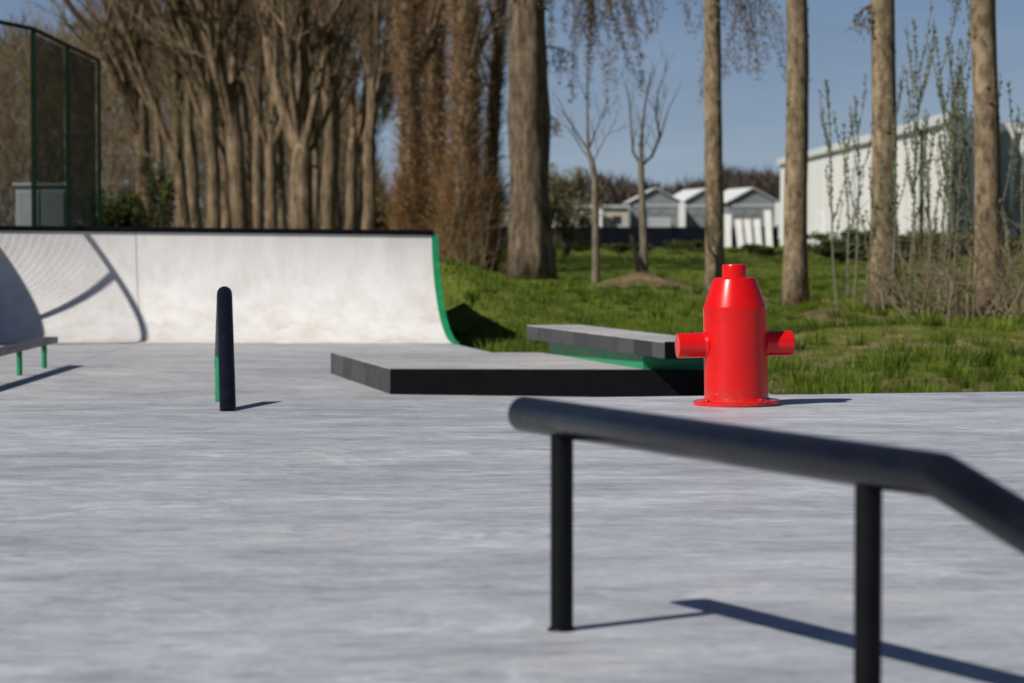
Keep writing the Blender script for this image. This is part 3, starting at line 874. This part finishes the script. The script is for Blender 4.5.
# ---- pale straight poplars on the right
pop = [(715.5, 54, .185, -.013, 'straight pale poplar trunk rising behind the red hydrant', [(6.3,(1,-.2,.2),.95,14,2.4),(6.3,(-1,.1,.3),1.7,14,1.1),(6.4,(1,.2,.3),1.2,9,1.9)]),
       (795.5, 43.5, .185, .006, 'pale poplar trunk just right of the hydrant, clear of twigs', [(5.4,(-1,.2,.2),.9,7,.8)]),
       (885, 42, .195, -.012, 'mottled poplar trunk with a brown soil patch at its left', [(4.75,(-1,-.2,.1),.45,10,.5),(5.4,(1,-.1,.3),1.3,8,.7)]),
       (989.5, 34.5, .170, -.022, 'rightmost poplar trunk with twigs tangled around its foot', [(5.0,(-1,.2,.2),.8,5,.6)])]
for i, (px, D, r0, lean, lab, dr) in enumerate(pop):
    r = random.Random(500+i); x = PX(px, D); z = ground_z(x, D)
    t = thing('poplar_tree', lab, 'tree', (x, D, z), 'pale poplars along the grass')
    mb, pts, rs = trunk_mesh(r, (x, D, z), (lean, 0), 11, r0*1.06, r0*.70, 20, 1.28, .10, .05)
    for q in range(7):
        c_, rr = at_height(pts, rs, z + r.uniform(1.5, 6)); a = r.uniform(3.4, 6.0); dd = Vector((math.cos(a), math.sin(a), .2))
        mb.tube([c_ + dd*rr*.8, c_ + dd*(rr*1.02+.02)], [rr*.24, rr*.13], 7)
    mb.build('trunk', M['bark_pale'], t)
    cr = MB(); lf = MB()
    for k in range(9):
        st, rr = at_height(pts, rs, z + r.uniform(6.3, 11))
        limb(cr, r, st, Vector((r.uniform(-.7,.7), r.uniform(-.6,.6), .9)), r.uniform(1.8,3.2), .05, 0, 2, 6, .15, .06, (5,4,3), (22,50), 5, .3)
    for (dz, d, ln_, ns, sl) in dr:
        st, rr = at_height(pts, rs, z + dz); drooping(cr, lf, r, st, d, ln_, ns, sl, .022)
    cr.build('crown', M['twig'], t); lf.build('withered_leaves', M['dead_leaf'], t, tint=True)

# ---- saplings with stakes
def poly_path(D, pix): return [P(px, py, D + dd) for px, py, dd in pix]
D = 52.5
x = PX(595.5, D); z = ground_z(x, D); r = random.Random(61)
t = thing('sapling', 'young bare sapling with bent stem, left of the staked one', 'tree', (x, D, z))
mb = MB(); st = poly_path(D, [(595.5, 297, 0), (596, 260, 0), (595.5, 215, 0), (595, 178, 0), (592, 163, 0), (588, 150, 0), (587.5, 120, 0)])
mb.tube(st, [.09,.074,.07,.062,.056,.036,.026], 10, cap=False); mb.build('trunk', M['bark_young'], t)
cr = MB()
for p0, d, ln_, rr in ((st[5], (-.62,.1,1), 1.2, .020), (st[5], (.42,.2,1), 1.2, .02), (st[6], (.03,0,1), 1.3, .022), (st[4], (-.8,.4,1), 1.0, .014), (st[4], (.8,-.4,1.1), 1.0, .014)):
    limb(cr, r, p0, d, ln_, rr, 0, 2, 6, .10, .05, (4,2,2), (25,50), 6, .3)
cr.build('crown', M['twig_grey'], t)
x = PX(645.5, D); z = ground_z(x, D)
t = thing('sapling', 'young bare sapling forking upward from a brown soil mound', 'tree', (x, D, z))
mb = MB(); st = poly_path(D, [(645.5, 294, 0), (644.5, 270, 0), (643.5, 235, 0), (642, 200, 0), (641, 165, 0), (640.5, 160, 0)])
mb.tube(st, [.10,.078,.074,.066,.06,.05], 10, cap=False); mb.build('trunk', M['bark_young'], t)
cr = MB()
for pix, rr in (([(641,165,0),(633,152,.1),(631,125,.2),(629,98,.3)], .045), ([(641,163,0),(641,140,0),(645,105,-.1),(651,72,-.2)], .045), ([(641,166,0),(652,156,.1),(660,138,.2),(668,110,.3),(682,82,.3)], .045), ([(660,138,.2),(656,115,.0),(658,90,-.1)], .03)):
    pp = poly_path(D, pix); cr.tube(pp, [rr*.8*(1-.22*k) for k in range(len(pp))], 6, cap=False)
    for k in range(6):
        i = r.randrange(1, len(pp)); limb(cr, r, pp[i-1].lerp(pp[i], r.random()), Vector((r.uniform(-.6,.6), r.uniform(-.5,.5), 1)), r.uniform(.4,.9), .008, 0, 1, 4, .12, .05, (3,2), (25,50), 4, .3)
cr.build('crown', M['twig_grey'], t)
sk = P(640.5, 292, 52.0); sk2 = P(631.5, 236, 52.6)
b = MB(); b.tube([(sk.x, sk.y, ground_z(sk.x, sk.y)-.2), sk2], [.06, .05], 8)
tag(b.build('tree_stake', M['stake'], None, origin=(sk.x, sk.y, ground_z(sk.x, sk.y))), 'dark wooden stake leaning beside the forking sapling', 'stake')

# ---- young poplar shoots (upright whips with small leaves)
def whips(name, lab, x, D, stems, seed, spreadw=.35, leafk=1.0):
    r = random.Random(seed); z = ground_z(x, D)
    t = thing(name, lab, 'shrub', (x, D, z), 'young shrubs among the right hand poplars')
    mb = MB(); lf = MB()
    for (dx, h, bend) in stems:
        p = Vector((x + dx*.35, D + r.uniform(-.4,.4), z-.1)); d = Vector((dx*.16 + bend*.2, r.uniform(-.08,.08), 1)).normalized(); pts = [p]; n = 9
        for i in range(n):
            d = (d + rvec(r)*.05 + Vector((-d.x*.12, 0, .06))).normalized(); pts.append(pts[-1] + d*h/n)
        mb.tube(pts, [.020*(1-.085*i) for i in range(n+1)], 5, cap=False)
        br = [(pts, .30)]
        for k in range(int(5*h/2.5)):
            q = r.uniform(.3,.9)*n; i = int(q); p0 = pts[i].lerp(pts[i+1], q-i)
            d2 = Vector((r.choice((-1,1))*r.uniform(.25,.6), r.uniform(-.4,.4), 1)).normalized(); L_ = r.uniform(.35,1.0)*h*.33; bp = [p0]
            for j in range(5):
                d2 = (d2 + Vector((-d2.x*.18, -d2.y*.18, .12)) + rvec(r)*.04).normalized(); bp.append(bp[-1] + d2*L_/5)
            mb.tube(bp, [.009,.008,.007,.006,.005,.004], 4, cap=False); br.append((bp, .05))
        for bp, t0 in br:
            m_ = len(bp)-1; L_ = sum((bp[i+1]-bp[i]).length for i in range(m_))
            for k in range(int(52*L_*leafk)):
                q = (t0 + (1-t0)*r.random())*m_*.999; i = int(q); c_ = bp[i].lerp(bp[i+1], q-i)
                a = r.random()*6.283; dd = Vector((math.cos(a)*.7, math.sin(a)*.7, .7)).normalized(); k_ = r.uniform(.011,.028)
                lf.cur = r.random(); lf.quad(c_ + dd*k_, dd*k_, dd.orthogonal().normalized()*k_*.5)
    mb.build('stems', M['twig_pale'], t); lf.build('leaves', M['bud_leaf'], t, tint=True)
S = random.Random(9)
wl = [(848, 40, [(-.5,3.5,0),(.3,3.3,.1),(.0,2.9,-.1),(.6,2.6,.1)], 'leftmost leafy shrub of thin whips, just left of the mottled poplar'),
      (907, 39, [(-.5,3.2,0),(.2,3.6,0),(.6,2.6,.1)], 'leafy whip shrub rising just right of the mottled poplar'),
      (924, 37, [(-.2,4.2,-.1),(.4,3.9,0),(.1,2.9,.2),(-.5,2.4,-.1)], 'tallest leafy whip shrub, midway between the two right poplars'),
      (944, 38, [(-.3,3.7,0),(.2,3.9,.1),(.5,3.3,0)], 'leafy whip shrub beside the tallest one, on its right'),
      (962, 37, [(-.2,3.2,0),(.3,3.5,.1),(0,2.4,-.1)], 'leafy whip shrub just left of the rightmost poplar'),
      (1012, 37, [(-.3,2.9,0),(.1,4.4,.05),(.5,3.6,0),(.9,3.9,.1)], 'leafy whip shrub right of the rightmost poplar')]
for i, (px, D, stems, lab) in enumerate(wl): whips('whip_shrub', lab, PX(px, D), D, stems, 700+i)

def bramble(lab, x, D, n, h, seed, w=.9):
    r = random.Random(seed); z = ground_z(x, D)
    t = thing('bare_shrub', lab, 'shrub', (x, D, z), 'bare tangled shrubs at the poplar feet')
    mb = MB()
    for k in range(n):
        p = Vector((x + r.gauss(0,.3)*w, D + r.gauss(0,.4), z-.05))
        limb(mb, r, p, Vector((r.gauss(0,.55), r.gauss(0,.4), 1)), h*r.uniform(.5,1.2), .016, 0, 2, 6, .2, .0, (4,3), (25,60), 5, .3)
    mb.build('twigs', M['twig_warm'], t)
bramble('bare twig tangle close to the mottled poplar, on its right', PX(918, 36), 36, 13, 1.4, 801)
bramble('bare twig tangle midway between the two right poplars', PX(950, 34), 34, 15, 1.5, 802)
bramble('bare twig tangle at the foot of the rightmost poplar', PX(1003, 33), 33, 11, 1.2, 803)
bramble('bare twig tangle lower down and nearest the concrete edge', PX(965, 30), 30, 16, .9, 806, 1.3)
bramble('bare twig tangle at the right edge of the picture, past the last poplar', PX(1035, 31), 31, 16, 1.6, 807, 1.0)
bramble('small bare twig tangle by the soil patch', PX(866, 38.5), 38.5, 5, .9, 804)
bramble('bare twig tangle around the foot of the shaggy trunks', PX(478, 78), 78, 14, 2.6, 805, 1.6)

# ---- leaf-cloud bushes
def cloud(mb, r, c, rad3, n, k, clumps=26, tintlo=.0, flat=.6):
    cs = []
    for i in range(clumps):
        d = rvec(r).normalized()*r.uniform(.35,1)
        cs.append((Vector((c[0]+d.x*rad3[0], c[1]+d.y*rad3[1], c[2]+d.z*rad3[2])), r.uniform(.16,.38)))
    for i in range(n):
        cc_, cr_ = r.choice(cs); d = rvec(r); d.normalize(); q = r.random()**.4
        p = cc_ + Vector((d.x*rad3[0], d.y*rad3[1], d.z*rad3[2]))*cr_*q
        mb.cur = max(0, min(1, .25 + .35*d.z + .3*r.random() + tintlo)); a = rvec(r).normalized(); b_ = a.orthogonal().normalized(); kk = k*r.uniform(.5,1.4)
        mb.quad(p, a*kk, b_*kk*flat)

def bush(name, lab, cat, x, D, rx, h, n, k, m_, seed, clumps=26, trunk=True, tintlo=0):
    r = random.Random(seed); z = ground_z(x, D)
    t = thing(name, lab, cat, (x, D, z))
    if trunk:
        tm = MB()
        for q in range(5): limb(tm, r, (x + r.gauss(0,.1)*rx, D, z-.1), Vector((r.gauss(0,.3), r.gauss(0,.3), 1)), h*.7, .05*h/2.5, 0, 1, 5, .12, .05, (5,), (25,50), 5, .3)
        tm.build('stems', M['twig'], t)
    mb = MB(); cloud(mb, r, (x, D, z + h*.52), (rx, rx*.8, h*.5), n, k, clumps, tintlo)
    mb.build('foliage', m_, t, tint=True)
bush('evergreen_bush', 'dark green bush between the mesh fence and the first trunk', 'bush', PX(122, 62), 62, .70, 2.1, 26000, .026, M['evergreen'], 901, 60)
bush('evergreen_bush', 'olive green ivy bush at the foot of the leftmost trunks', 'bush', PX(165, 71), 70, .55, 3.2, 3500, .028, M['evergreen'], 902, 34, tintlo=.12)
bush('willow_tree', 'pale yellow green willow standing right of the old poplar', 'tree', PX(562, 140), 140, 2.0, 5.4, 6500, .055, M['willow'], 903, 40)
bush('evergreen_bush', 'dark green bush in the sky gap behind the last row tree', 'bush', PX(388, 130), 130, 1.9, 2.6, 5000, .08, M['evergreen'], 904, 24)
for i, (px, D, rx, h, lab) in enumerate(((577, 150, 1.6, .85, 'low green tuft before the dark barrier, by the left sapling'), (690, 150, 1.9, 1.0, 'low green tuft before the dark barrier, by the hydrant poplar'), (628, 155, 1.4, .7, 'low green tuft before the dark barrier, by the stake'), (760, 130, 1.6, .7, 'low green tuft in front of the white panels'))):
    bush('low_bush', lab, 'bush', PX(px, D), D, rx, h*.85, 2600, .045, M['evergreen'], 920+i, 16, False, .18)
# hedge under the hall
r = random.Random(930); mb = MB()
for q in range(26):
    y = 100 + q*1.6; xh = PX(835 + q*7.5, y) ; cloud(mb, r, (xh, y, .25), (1.6, 1.4, .62), 420, .075, 8, .05)
    if xh > 40: break
o = mb.build('hedge', M['evergreen'], None, tint=True); tag(o, 'low dark green hedge along the foot of the white hall', 'hedge')

# ---- thicket of bare growth behind the row (nobody could count it)
def thicket(name, spans, n, ln_, w, m_, seed, prof=None):
    r = random.Random(seed); mb = MB(); i = 0
    while i < n:
        px = r.uniform(spans[0], spans[1]); D = r.uniform(spans[2], spans[3]); x = PX(px, D)
        top = prof(px, x, D); zz = -.3 + top*(r.random()**.85)
        i += 1
        p = Vector((x, D, zz)); d = (Vector((r.gauss(0,.55), r.gauss(0,.45), 1))).normalized(); L_ = ln_*r.uniform(.4,1.3)
        nn = Vector((1,0,0)) - d*d.x; nn.normalize(); ww = w*r.uniform(.5,1.4)
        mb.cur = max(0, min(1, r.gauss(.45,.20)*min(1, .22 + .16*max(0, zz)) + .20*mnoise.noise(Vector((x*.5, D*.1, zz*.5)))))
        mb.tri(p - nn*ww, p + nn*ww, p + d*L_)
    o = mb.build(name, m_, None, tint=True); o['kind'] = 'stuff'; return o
def prof_left(px, x, D):
    base = 12.2 + 1.6*mnoise.noise(Vector((px*.022, 1.3, 0))) + .8*mnoise.noise(Vector((px*.09, 4.3, 0)))
    if px < 75: base -= (75-px)*.026
    if px > 330: base *= max(.0, 1 - (px-330)/70)
    return max(.8, base)
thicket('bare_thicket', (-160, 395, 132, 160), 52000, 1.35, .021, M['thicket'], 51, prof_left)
def prof_far(px, x, D):
    return 9.5 + 3.0*mnoise.noise(Vector((px*.02, 7.7, 0))) + 1.2*mnoise.noise(Vector((px*.11, 2.7, 0))) + max(0, (px-600))*.012 - max(0, 590-px)*.03
thicket('distant_wood', (380, 1250, 560, 640), 52000, 3.4, .22, M['far_wood'], 52, prof_far)

# ------------------------------------------------------------------ buildings
def building_box(mb, x0, x1, y0, y1, z0, z1): mb.prism([(x0,y0),(x1,y0),(x1,y1),(x0,y1)], z0, z1)
# large white hall
hall = thing('industrial_hall', 'large long white clad hall with grey end wall behind the poplars', 'building', (24.5, 161, -.35))
hx, hz = 24.5, 6.95
fp = [(hx, 151), (hx+5.6, 166.5), (hx+26, 166.5), (hx+26, 247), (hx, 247)]
b = MB(); b.prism(fp, -.4, hz)
wl_ = b.build('wall', M['white_clad'], hall)
def wall_sheet(p0, p1, z0, z1, off, m_, name):
    d = (Vector((*p1,0)) - Vector((*p0,0))); ln_ = d.length; d.normalize(); n = Vector((d.y, -d.x, 0))
    c = (Vector((*p0,0)) + Vector((*p1,0)))/2 + n*off; bb = MB(); bb.box((c.x, c.y, (z0+z1)/2), (ln_, .06, z1-z0), (d, n, Vector((0,0,1)))); return bb.build(name, m_, hall)
wall_sheet((hx+.05, 151.1), (hx+5.55, 166.4), -.4, hz-.05, .04, M['grey_clad'], 'end_wall')
wall_sheet((hx+5.65, 166.5), (hx+26, 166.5), -.4, hz-.05, .04, M['grey_clad'], 'end_wall')
b = MB(); b.prism([(hx-.3, 150.3), (hx+5.7, 166), (hx+26.3, 166), (hx+26.3, 247.3), (hx-.3, 247.3)], hz+.01, hz+.55); b.build('roof', M['white_roof'], hall)
for (x, y, m_) in ((hx-.12, 161, 'fence'), (hx-.1, 152, 'pale_door'), (PX(1011,166), 166.1, 'white'), (PX(1022,166), 166.1, 'white'), (hx+10, 166.1, 'white'), (hx+14, 166.1, 'white')):
    b = MB(); b.box((x, y, (hz-.4)/2), (.22, .34, hz+.4-.02)); b.build('pilaster', M[m_], hall)
b = MB(); b.box((hx-.04, 214, 1.0), (.08, 3.4, 2.7)); b.build('door', M['white'], hall)
for y in (176, 193, 231):
    b = MB(); b.tube([(hx-.09, y, -.35), (hx-.09, y, hz)], .07, 6); b.build('downpipe', M['pale_door'], hall)
for k in range(4):
    p0 = Vector((hx+.05, 151.1, 0)).lerp(Vector((hx+5.55, 166.4, 0)), .06+.24*k); p1 = Vector((hx+.05, 151.1, 0)).lerp(Vector((hx+5.55, 166.4, 0)), .22+.24*k)
    wall_sheet(p0.to_tuple()[:2], p1.to_tuple()[:2], .3, 5.4, .12, M['pale_door'], 'window')
for k in range(4):
    wall_sheet((hx+7.2+k*4.2, 166.5), (hx+9.3+k*4.2, 166.5), .3, 5.2, .12, M['dark_window'] if k % 2 else M['pale_door'], 'window')

# three gabled sheds far behind
sheds = [(631, 680, 400, 'leftmost gabled grey shed with pale roller door, behind the saplings'),
         (683, 727, 408, 'gabled grey shed half hidden behind the hydrant poplar'),
         (729, 776, 400, 'gabled grey shed right of the hydrant poplar, beside the hall')]
for i, (pa, pb, D, lab) in enumerate(sheds):
    xa, xb = PX(pa, D), PX(pb, D); w_ = xb-xa; xm = (xa+xb)/2; ez, rz = 5.4, 7.3
    t = thing('gabled_shed', lab, 'building', (xm, D, -.35), 'gabled sheds in the distance')
    dp = 18; sh = (0.0, -2.2, -2.2)[i]
    b = MB(); poly = [(xa, -.4), (xb, -.4), (xb, ez), (xm, rz), (xa, ez)]
    A = [b.vert((x, D, z)) for x, z in poly]; B_ = [b.vert((x+sh, D+dp, z)) for x, z in poly]
    b.face(A)
    b.face(B_[::-1])
    for k in (0, 1, 4): b.face((A[k], B_[k], B_[(k+1)%5], A[(k+1)%5]))
    b.build('wall', M['blue_grey'], t)
    b = MB(); ov = .5
    for (x0, z0, x1, z1) in ((xa-ov, ez-.25, xm, rz+.02), (xm, rz+.02, xb+ov, ez-.25)):
        q = [b.vert((x0, D-.5, z0+.02)), b.vert((x1, D-.5, z1+.02)), b.vert((x1+sh, D+dp, z1+.02)), b.vert((x0+sh, D+dp, z0+.02))]
        q2 = [b.vert((x0, D-.5, z0+.14)), b.vert((x1, D-.5, z1+.14)), b.vert((x1+sh, D+dp, z1+.14)), b.vert((x0+sh, D+dp, z0+.14))]
        b.face(q[::-1]); b.face(q2)
        for k in range(4): b.face((q[k], q[(k+1)%4], q2[(k+1)%4], q2[k]))
    b.build('roof', M['white_roof'], t)
    b = MB(); b.box((xm + w_*.08, D-.05, 1.6), (w_*.46, .1, 2.9)); b.build('roller_door', M['pale_door'] if i == 0 else M['blue_grey'], t)
    b = MB(); b.box((xm, D-.06, 4.75), (w_*.9, .12, .35)); b.build('beam', M['pale_door'], t)
    for k in range(3):
        b = MB(); b.box((xm + (k-1)*w_*.28, D-.05, 3.75), (w_*.2, .1, .9)); b.build('window', M['blue_grey'], t)
    b = MB(); b.box((xb+.2, D-.9, 2.5), (1.0, .5, 5.4)); b.build('corner_panel', M['white'], t)
# cream low building
x0, x1 = PX(470, 390), PX(628, 390)
t = thing('low_building', 'low cream flat roofed building seen between trunk and saplings', 'building', (x0, 390, -.35))
b = MB(); building_box(b, x0, x1, 390, 402, -.4, 4.3); b.build('wall', M['cream'], t)
b = MB(); building_box(b, x0-.3, x1+.3, 389.6, 402.4, 4.31, 4.75); b.build('roof', M['pale_door'], t)
for k in range(9):
    b = MB(); b.box((x0 + 1.6 + k*2.45, 389.97, 2.6), (1.3, .06, 1.2)); b.build('window', M['dark_window'], t)
b = MB(); building_box(b, PX(588, 385), PX(602, 385), 385, 389, -.4, 4.6); b.build('porch', M['white'], t)
# white house left behind the trunk row
t = thing('small_house', 'small white walled house glimpsed at the end of the bare row', 'building', (PX(398, 300), 300, -.35))
xa, xb = PX(392, 300), PX(404, 300)
b = MB(); building_box(b, xa, xb, 300, 306, -.4, 1.9); b.build('wall', M['white'], t)
b = MB(); b.prism([(xa-.2, 299.7), (xb+.2, 299.7), (xb+.2, 306.3), (xa-.2, 306.3)], 1.91, 2.2); b.build('roof', M['dark_window'], t)

# dark barrier
x0, x1 = PX(500, 205), PX(777, 205)
t = thing('dark_barrier', 'long dark board barrier standing in front of the sheds', 'fence', (x0, 205, -.35))
b = MB(); b.box(((x0+x1)/2, 205, .45), (x1-x0, .12, 1.55)); b.build('board_panel', M['dark_wall'], t)
for k in range(9):
    b = MB(); b.box((x0 + (x1-x0)*k/8, 204.9, .5), (.16, .08, 1.75)); b.build('post', M['dark_wall'], t)
# white leaning panels
wp = [(728, 214, 247, 0, 'tall white upright panel standing alone, left of the leaning four'), (741, 219, 246, -.10, 'white leaning panel, first of the leaning row'), (750, 219, 245, -.10, 'white leaning panel, second of the leaning row'),
      (759, 219, 244, -.08, 'white leaning panel, third of the leaning row'), (769.5, 210, 240, -.05, 'white leaning panel nearest the white hall')]
for px, y0, y1, ln_, lab in wp:
    D = 196; p0, p1 = P(px, y1, D), P(px, y0, D); p0.z = min(p0.z, -.25)
    b = MB(); up_ = Vector((ln_, .12, 1)).normalized(); rt = Vector((1,0,-ln_)).normalized()
    b.box(p0 + up_*((p1.z-p0.z)/2), (.50, .08, p1.z-p0.z), (rt, rt.cross(up_)*-1, up_))
    b.box(p0 + up_*((p1.z-p0.z)/2) + Vector((0,.06,0)), (.12, .06, (p1.z-p0.z)*.9), (rt, rt.cross(up_)*-1, up_))
    tag(b.build('white_panel', M['white'], None, origin=(p0.x, p0.y, p0.z), bevel=.01), lab, 'panel', 'white panels by the hall')

# ------------------------------------------------------------------ grass
def grass():
    rng = np.random.default_rng(5)
    V_, T_ = [], []
    def scatter(n, y0, y1, pl_, pr_, hmin, hmax, w, blades):
        made = 0
        r = random.Random(int(n + y0))
        while made < n:
            y = y0 + (y1-y0)*(r.random()**1.25); px = r.uniform(pl_, pr_); x = PX(px, y)
            d = near_concrete(x, y)
            if d < .06: made += 1; continue
            s = soil_amount(x, y, d)
            cl = mnoise.noise(Vector((x*.55, y*.35, 5.5))) + .5*mnoise.noise(Vector((x*1.7, y*1.1, 2.2)))
            fine = mnoise.noise(Vector((x*2.6, y*1.6, 9.1)))
            if r.random() < (s-.12)*1.25 or fine < -.22 + .25*r.random() - .15: 
                if r.random() > .22: made += 1; continue
            z = ground_z(x, y, d); lush = max(0, min(1, .42 + cl*.75 + fine*.45 - s*.4))
            for q in range(blades):
                h = (.60 if y < 27 else .48)*(hmin + (hmax-hmin)*lush*r.uniform(.35,1.15)); a = r.random()*6.283
                bx, by = x + r.gauss(0,.05), y + r.gauss(0,.07); lx, ly = r.gauss(0,.35)*h, r.gauss(0,.35)*h
                ca, sa = math.cos(a)*w, math.sin(a)*w*.6
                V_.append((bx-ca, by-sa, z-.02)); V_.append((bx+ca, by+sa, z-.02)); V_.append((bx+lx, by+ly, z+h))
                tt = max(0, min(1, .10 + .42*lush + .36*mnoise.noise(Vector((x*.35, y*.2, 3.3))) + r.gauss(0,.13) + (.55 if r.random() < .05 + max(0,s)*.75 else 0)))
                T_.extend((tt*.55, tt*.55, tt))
            made += 1
    scatter(38000, 15.5, 34, 450, 1350, .05, .20, .0055, 4)
    scatter(33000, 28, 60, 400, 1260, .06, .24, .009, 4)
    scatter(30000, 55, 120, 340, 1240, .08, .28, .018, 3)
    scatter(12000, 110, 240, 340, 1200, .10, .30, .05, 2)
    r = random.Random(77)
    for q in range(900):
        y = 20 + 45*r.random()**1.3; x = PX(r.uniform(455, 1090), y); d = near_concrete(x, y)
        if d < .25: continue
        z = ground_z(x, y, d); hh = r.uniform(.08, .20); rr = r.uniform(.05, .16); base = r.uniform(.12, .62); w = .004 + y*.00016
        if r.random() < .16: base = r.uniform(.8, .95)
        for b_ in range(int(46)):
            a = r.random()*6.283; ra = rr*r.random()**.5; bx, by = x + math.cos(a)*ra, y + math.sin(a)*ra; h = hh*r.uniform(.5,1.15)
            lx, ly = math.cos(a)*h*r.uniform(.1,.7), math.sin(a)*h*r.uniform(.1,.7); an = r.random()*6.283
            ca, sa = math.cos(an)*w, math.sin(an)*w*.6
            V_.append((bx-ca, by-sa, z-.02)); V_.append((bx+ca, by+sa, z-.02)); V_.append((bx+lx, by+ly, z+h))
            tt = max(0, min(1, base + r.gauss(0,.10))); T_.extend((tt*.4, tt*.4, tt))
    v = np.array(V_, np.float32); n = len(v)
    me = bpy.data.meshes.new('grass'); me.vertices.add(n); me.vertices.foreach_set('co', v.ravel())
    me.loops.add(n); me.loops.foreach_set('vertex_index', np.arange(n, dtype=np.int32))
    me.polygons.add(n//3); me.polygons.foreach_set('loop_start', np.arange(0, n, 3, dtype=np.int32))
    me.update(calc_edges=True); me.validate()
    a = me.attributes.new('tint', 'FLOAT', 'POINT'); a.data.foreach_set('value', np.array(T_, np.float32))
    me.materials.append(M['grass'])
    o = bpy.data.objects.new('grass', me); col.objects.link(o); o['kind'] = 'stuff'
    o['label'] = 'rough green grass growing beside the skate park'
grass()

# ------------------------------------------------------------------ light
EL, AZ = rad(43), rad(38)
to_sun = Vector((-math.cos(AZ)*math.cos(EL), -math.sin(AZ)*math.cos(EL), math.sin(EL)))
sl = bpy.data.lights.new('sun', 'SUN'); sl.energy = 5.0; sc.cycles.diffuse_bounces = 3; sl.angle = rad(.5); sl.color = (1, .955, .89)
so = bpy.data.objects.new('sun', sl); col.objects.link(so); so.location = (-20, -20, 30)
so.rotation_euler = to_sun.to_track_quat('Z', 'Y').to_euler()
w = bpy.data.worlds.new('World'); sc.world = w; w.use_nodes = True
nt = w.node_tree; bg = nt.nodes['Background']
sky = nt.nodes.new('ShaderNodeTexSky'); sky.sky_type = 'NISHITA'; sky.sun_disc = False
sky.sun_elevation = EL; sky.sun_rotation = math.atan2(to_sun.x, to_sun.y)
sky.air_density = 1.0; sky.dust_density = .5; sky.ozone_density = 5.0
tc = nt.nodes.new('ShaderNodeTexCoord'); sx = nt.nodes.new('ShaderNodeSeparateXYZ')
nt.links.new(tc.outputs['Generated'], sx.inputs[0])
# gradient over the physical sky: paler at the horizon, darkened above to deepen shade
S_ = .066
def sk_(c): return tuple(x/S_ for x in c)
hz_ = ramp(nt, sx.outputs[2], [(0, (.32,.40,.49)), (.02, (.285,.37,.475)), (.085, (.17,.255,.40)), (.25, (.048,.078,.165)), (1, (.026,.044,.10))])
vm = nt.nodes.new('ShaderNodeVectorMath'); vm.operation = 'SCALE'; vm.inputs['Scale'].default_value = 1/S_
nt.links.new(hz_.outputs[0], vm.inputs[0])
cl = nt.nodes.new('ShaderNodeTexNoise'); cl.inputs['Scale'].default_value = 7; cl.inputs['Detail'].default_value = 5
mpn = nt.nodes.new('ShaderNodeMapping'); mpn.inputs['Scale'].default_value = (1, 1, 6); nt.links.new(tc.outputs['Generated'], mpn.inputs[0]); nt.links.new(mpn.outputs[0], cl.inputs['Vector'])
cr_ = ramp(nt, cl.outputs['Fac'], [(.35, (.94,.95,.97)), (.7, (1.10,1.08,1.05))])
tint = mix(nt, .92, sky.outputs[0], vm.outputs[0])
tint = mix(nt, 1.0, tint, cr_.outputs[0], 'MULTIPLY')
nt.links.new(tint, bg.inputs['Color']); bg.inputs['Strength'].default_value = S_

# ------------------------------------------------------------------ camera
cd = bpy.data.cameras.new('camera'); cam = bpy.data.objects.new('camera', cd); col.objects.link(cam)
cd.sensor_width = 36; cd.lens = F*36/1024; cd.clip_start = .1; cd.clip_end = 6000
cam.location = (0, 0, CAMZ); cam.rotation_euler = (math.pi/2 - PITCH, 0, 0)
cd.dof.use_dof = True; cd.dof.focus_distance = 11.4; cd.dof.aperture_fstop = 4.3; cd.dof.aperture_blades = 9
sc.camera = cam
sc.view_settings.view_transform = 'Standard'; sc.view_settings.look = 'None'; sc.view_settings.exposure = 0
sc.render.engine = 'CYCLES'
sc.cycles.use_denoising = True
sc.cycles.max_bounces = 6
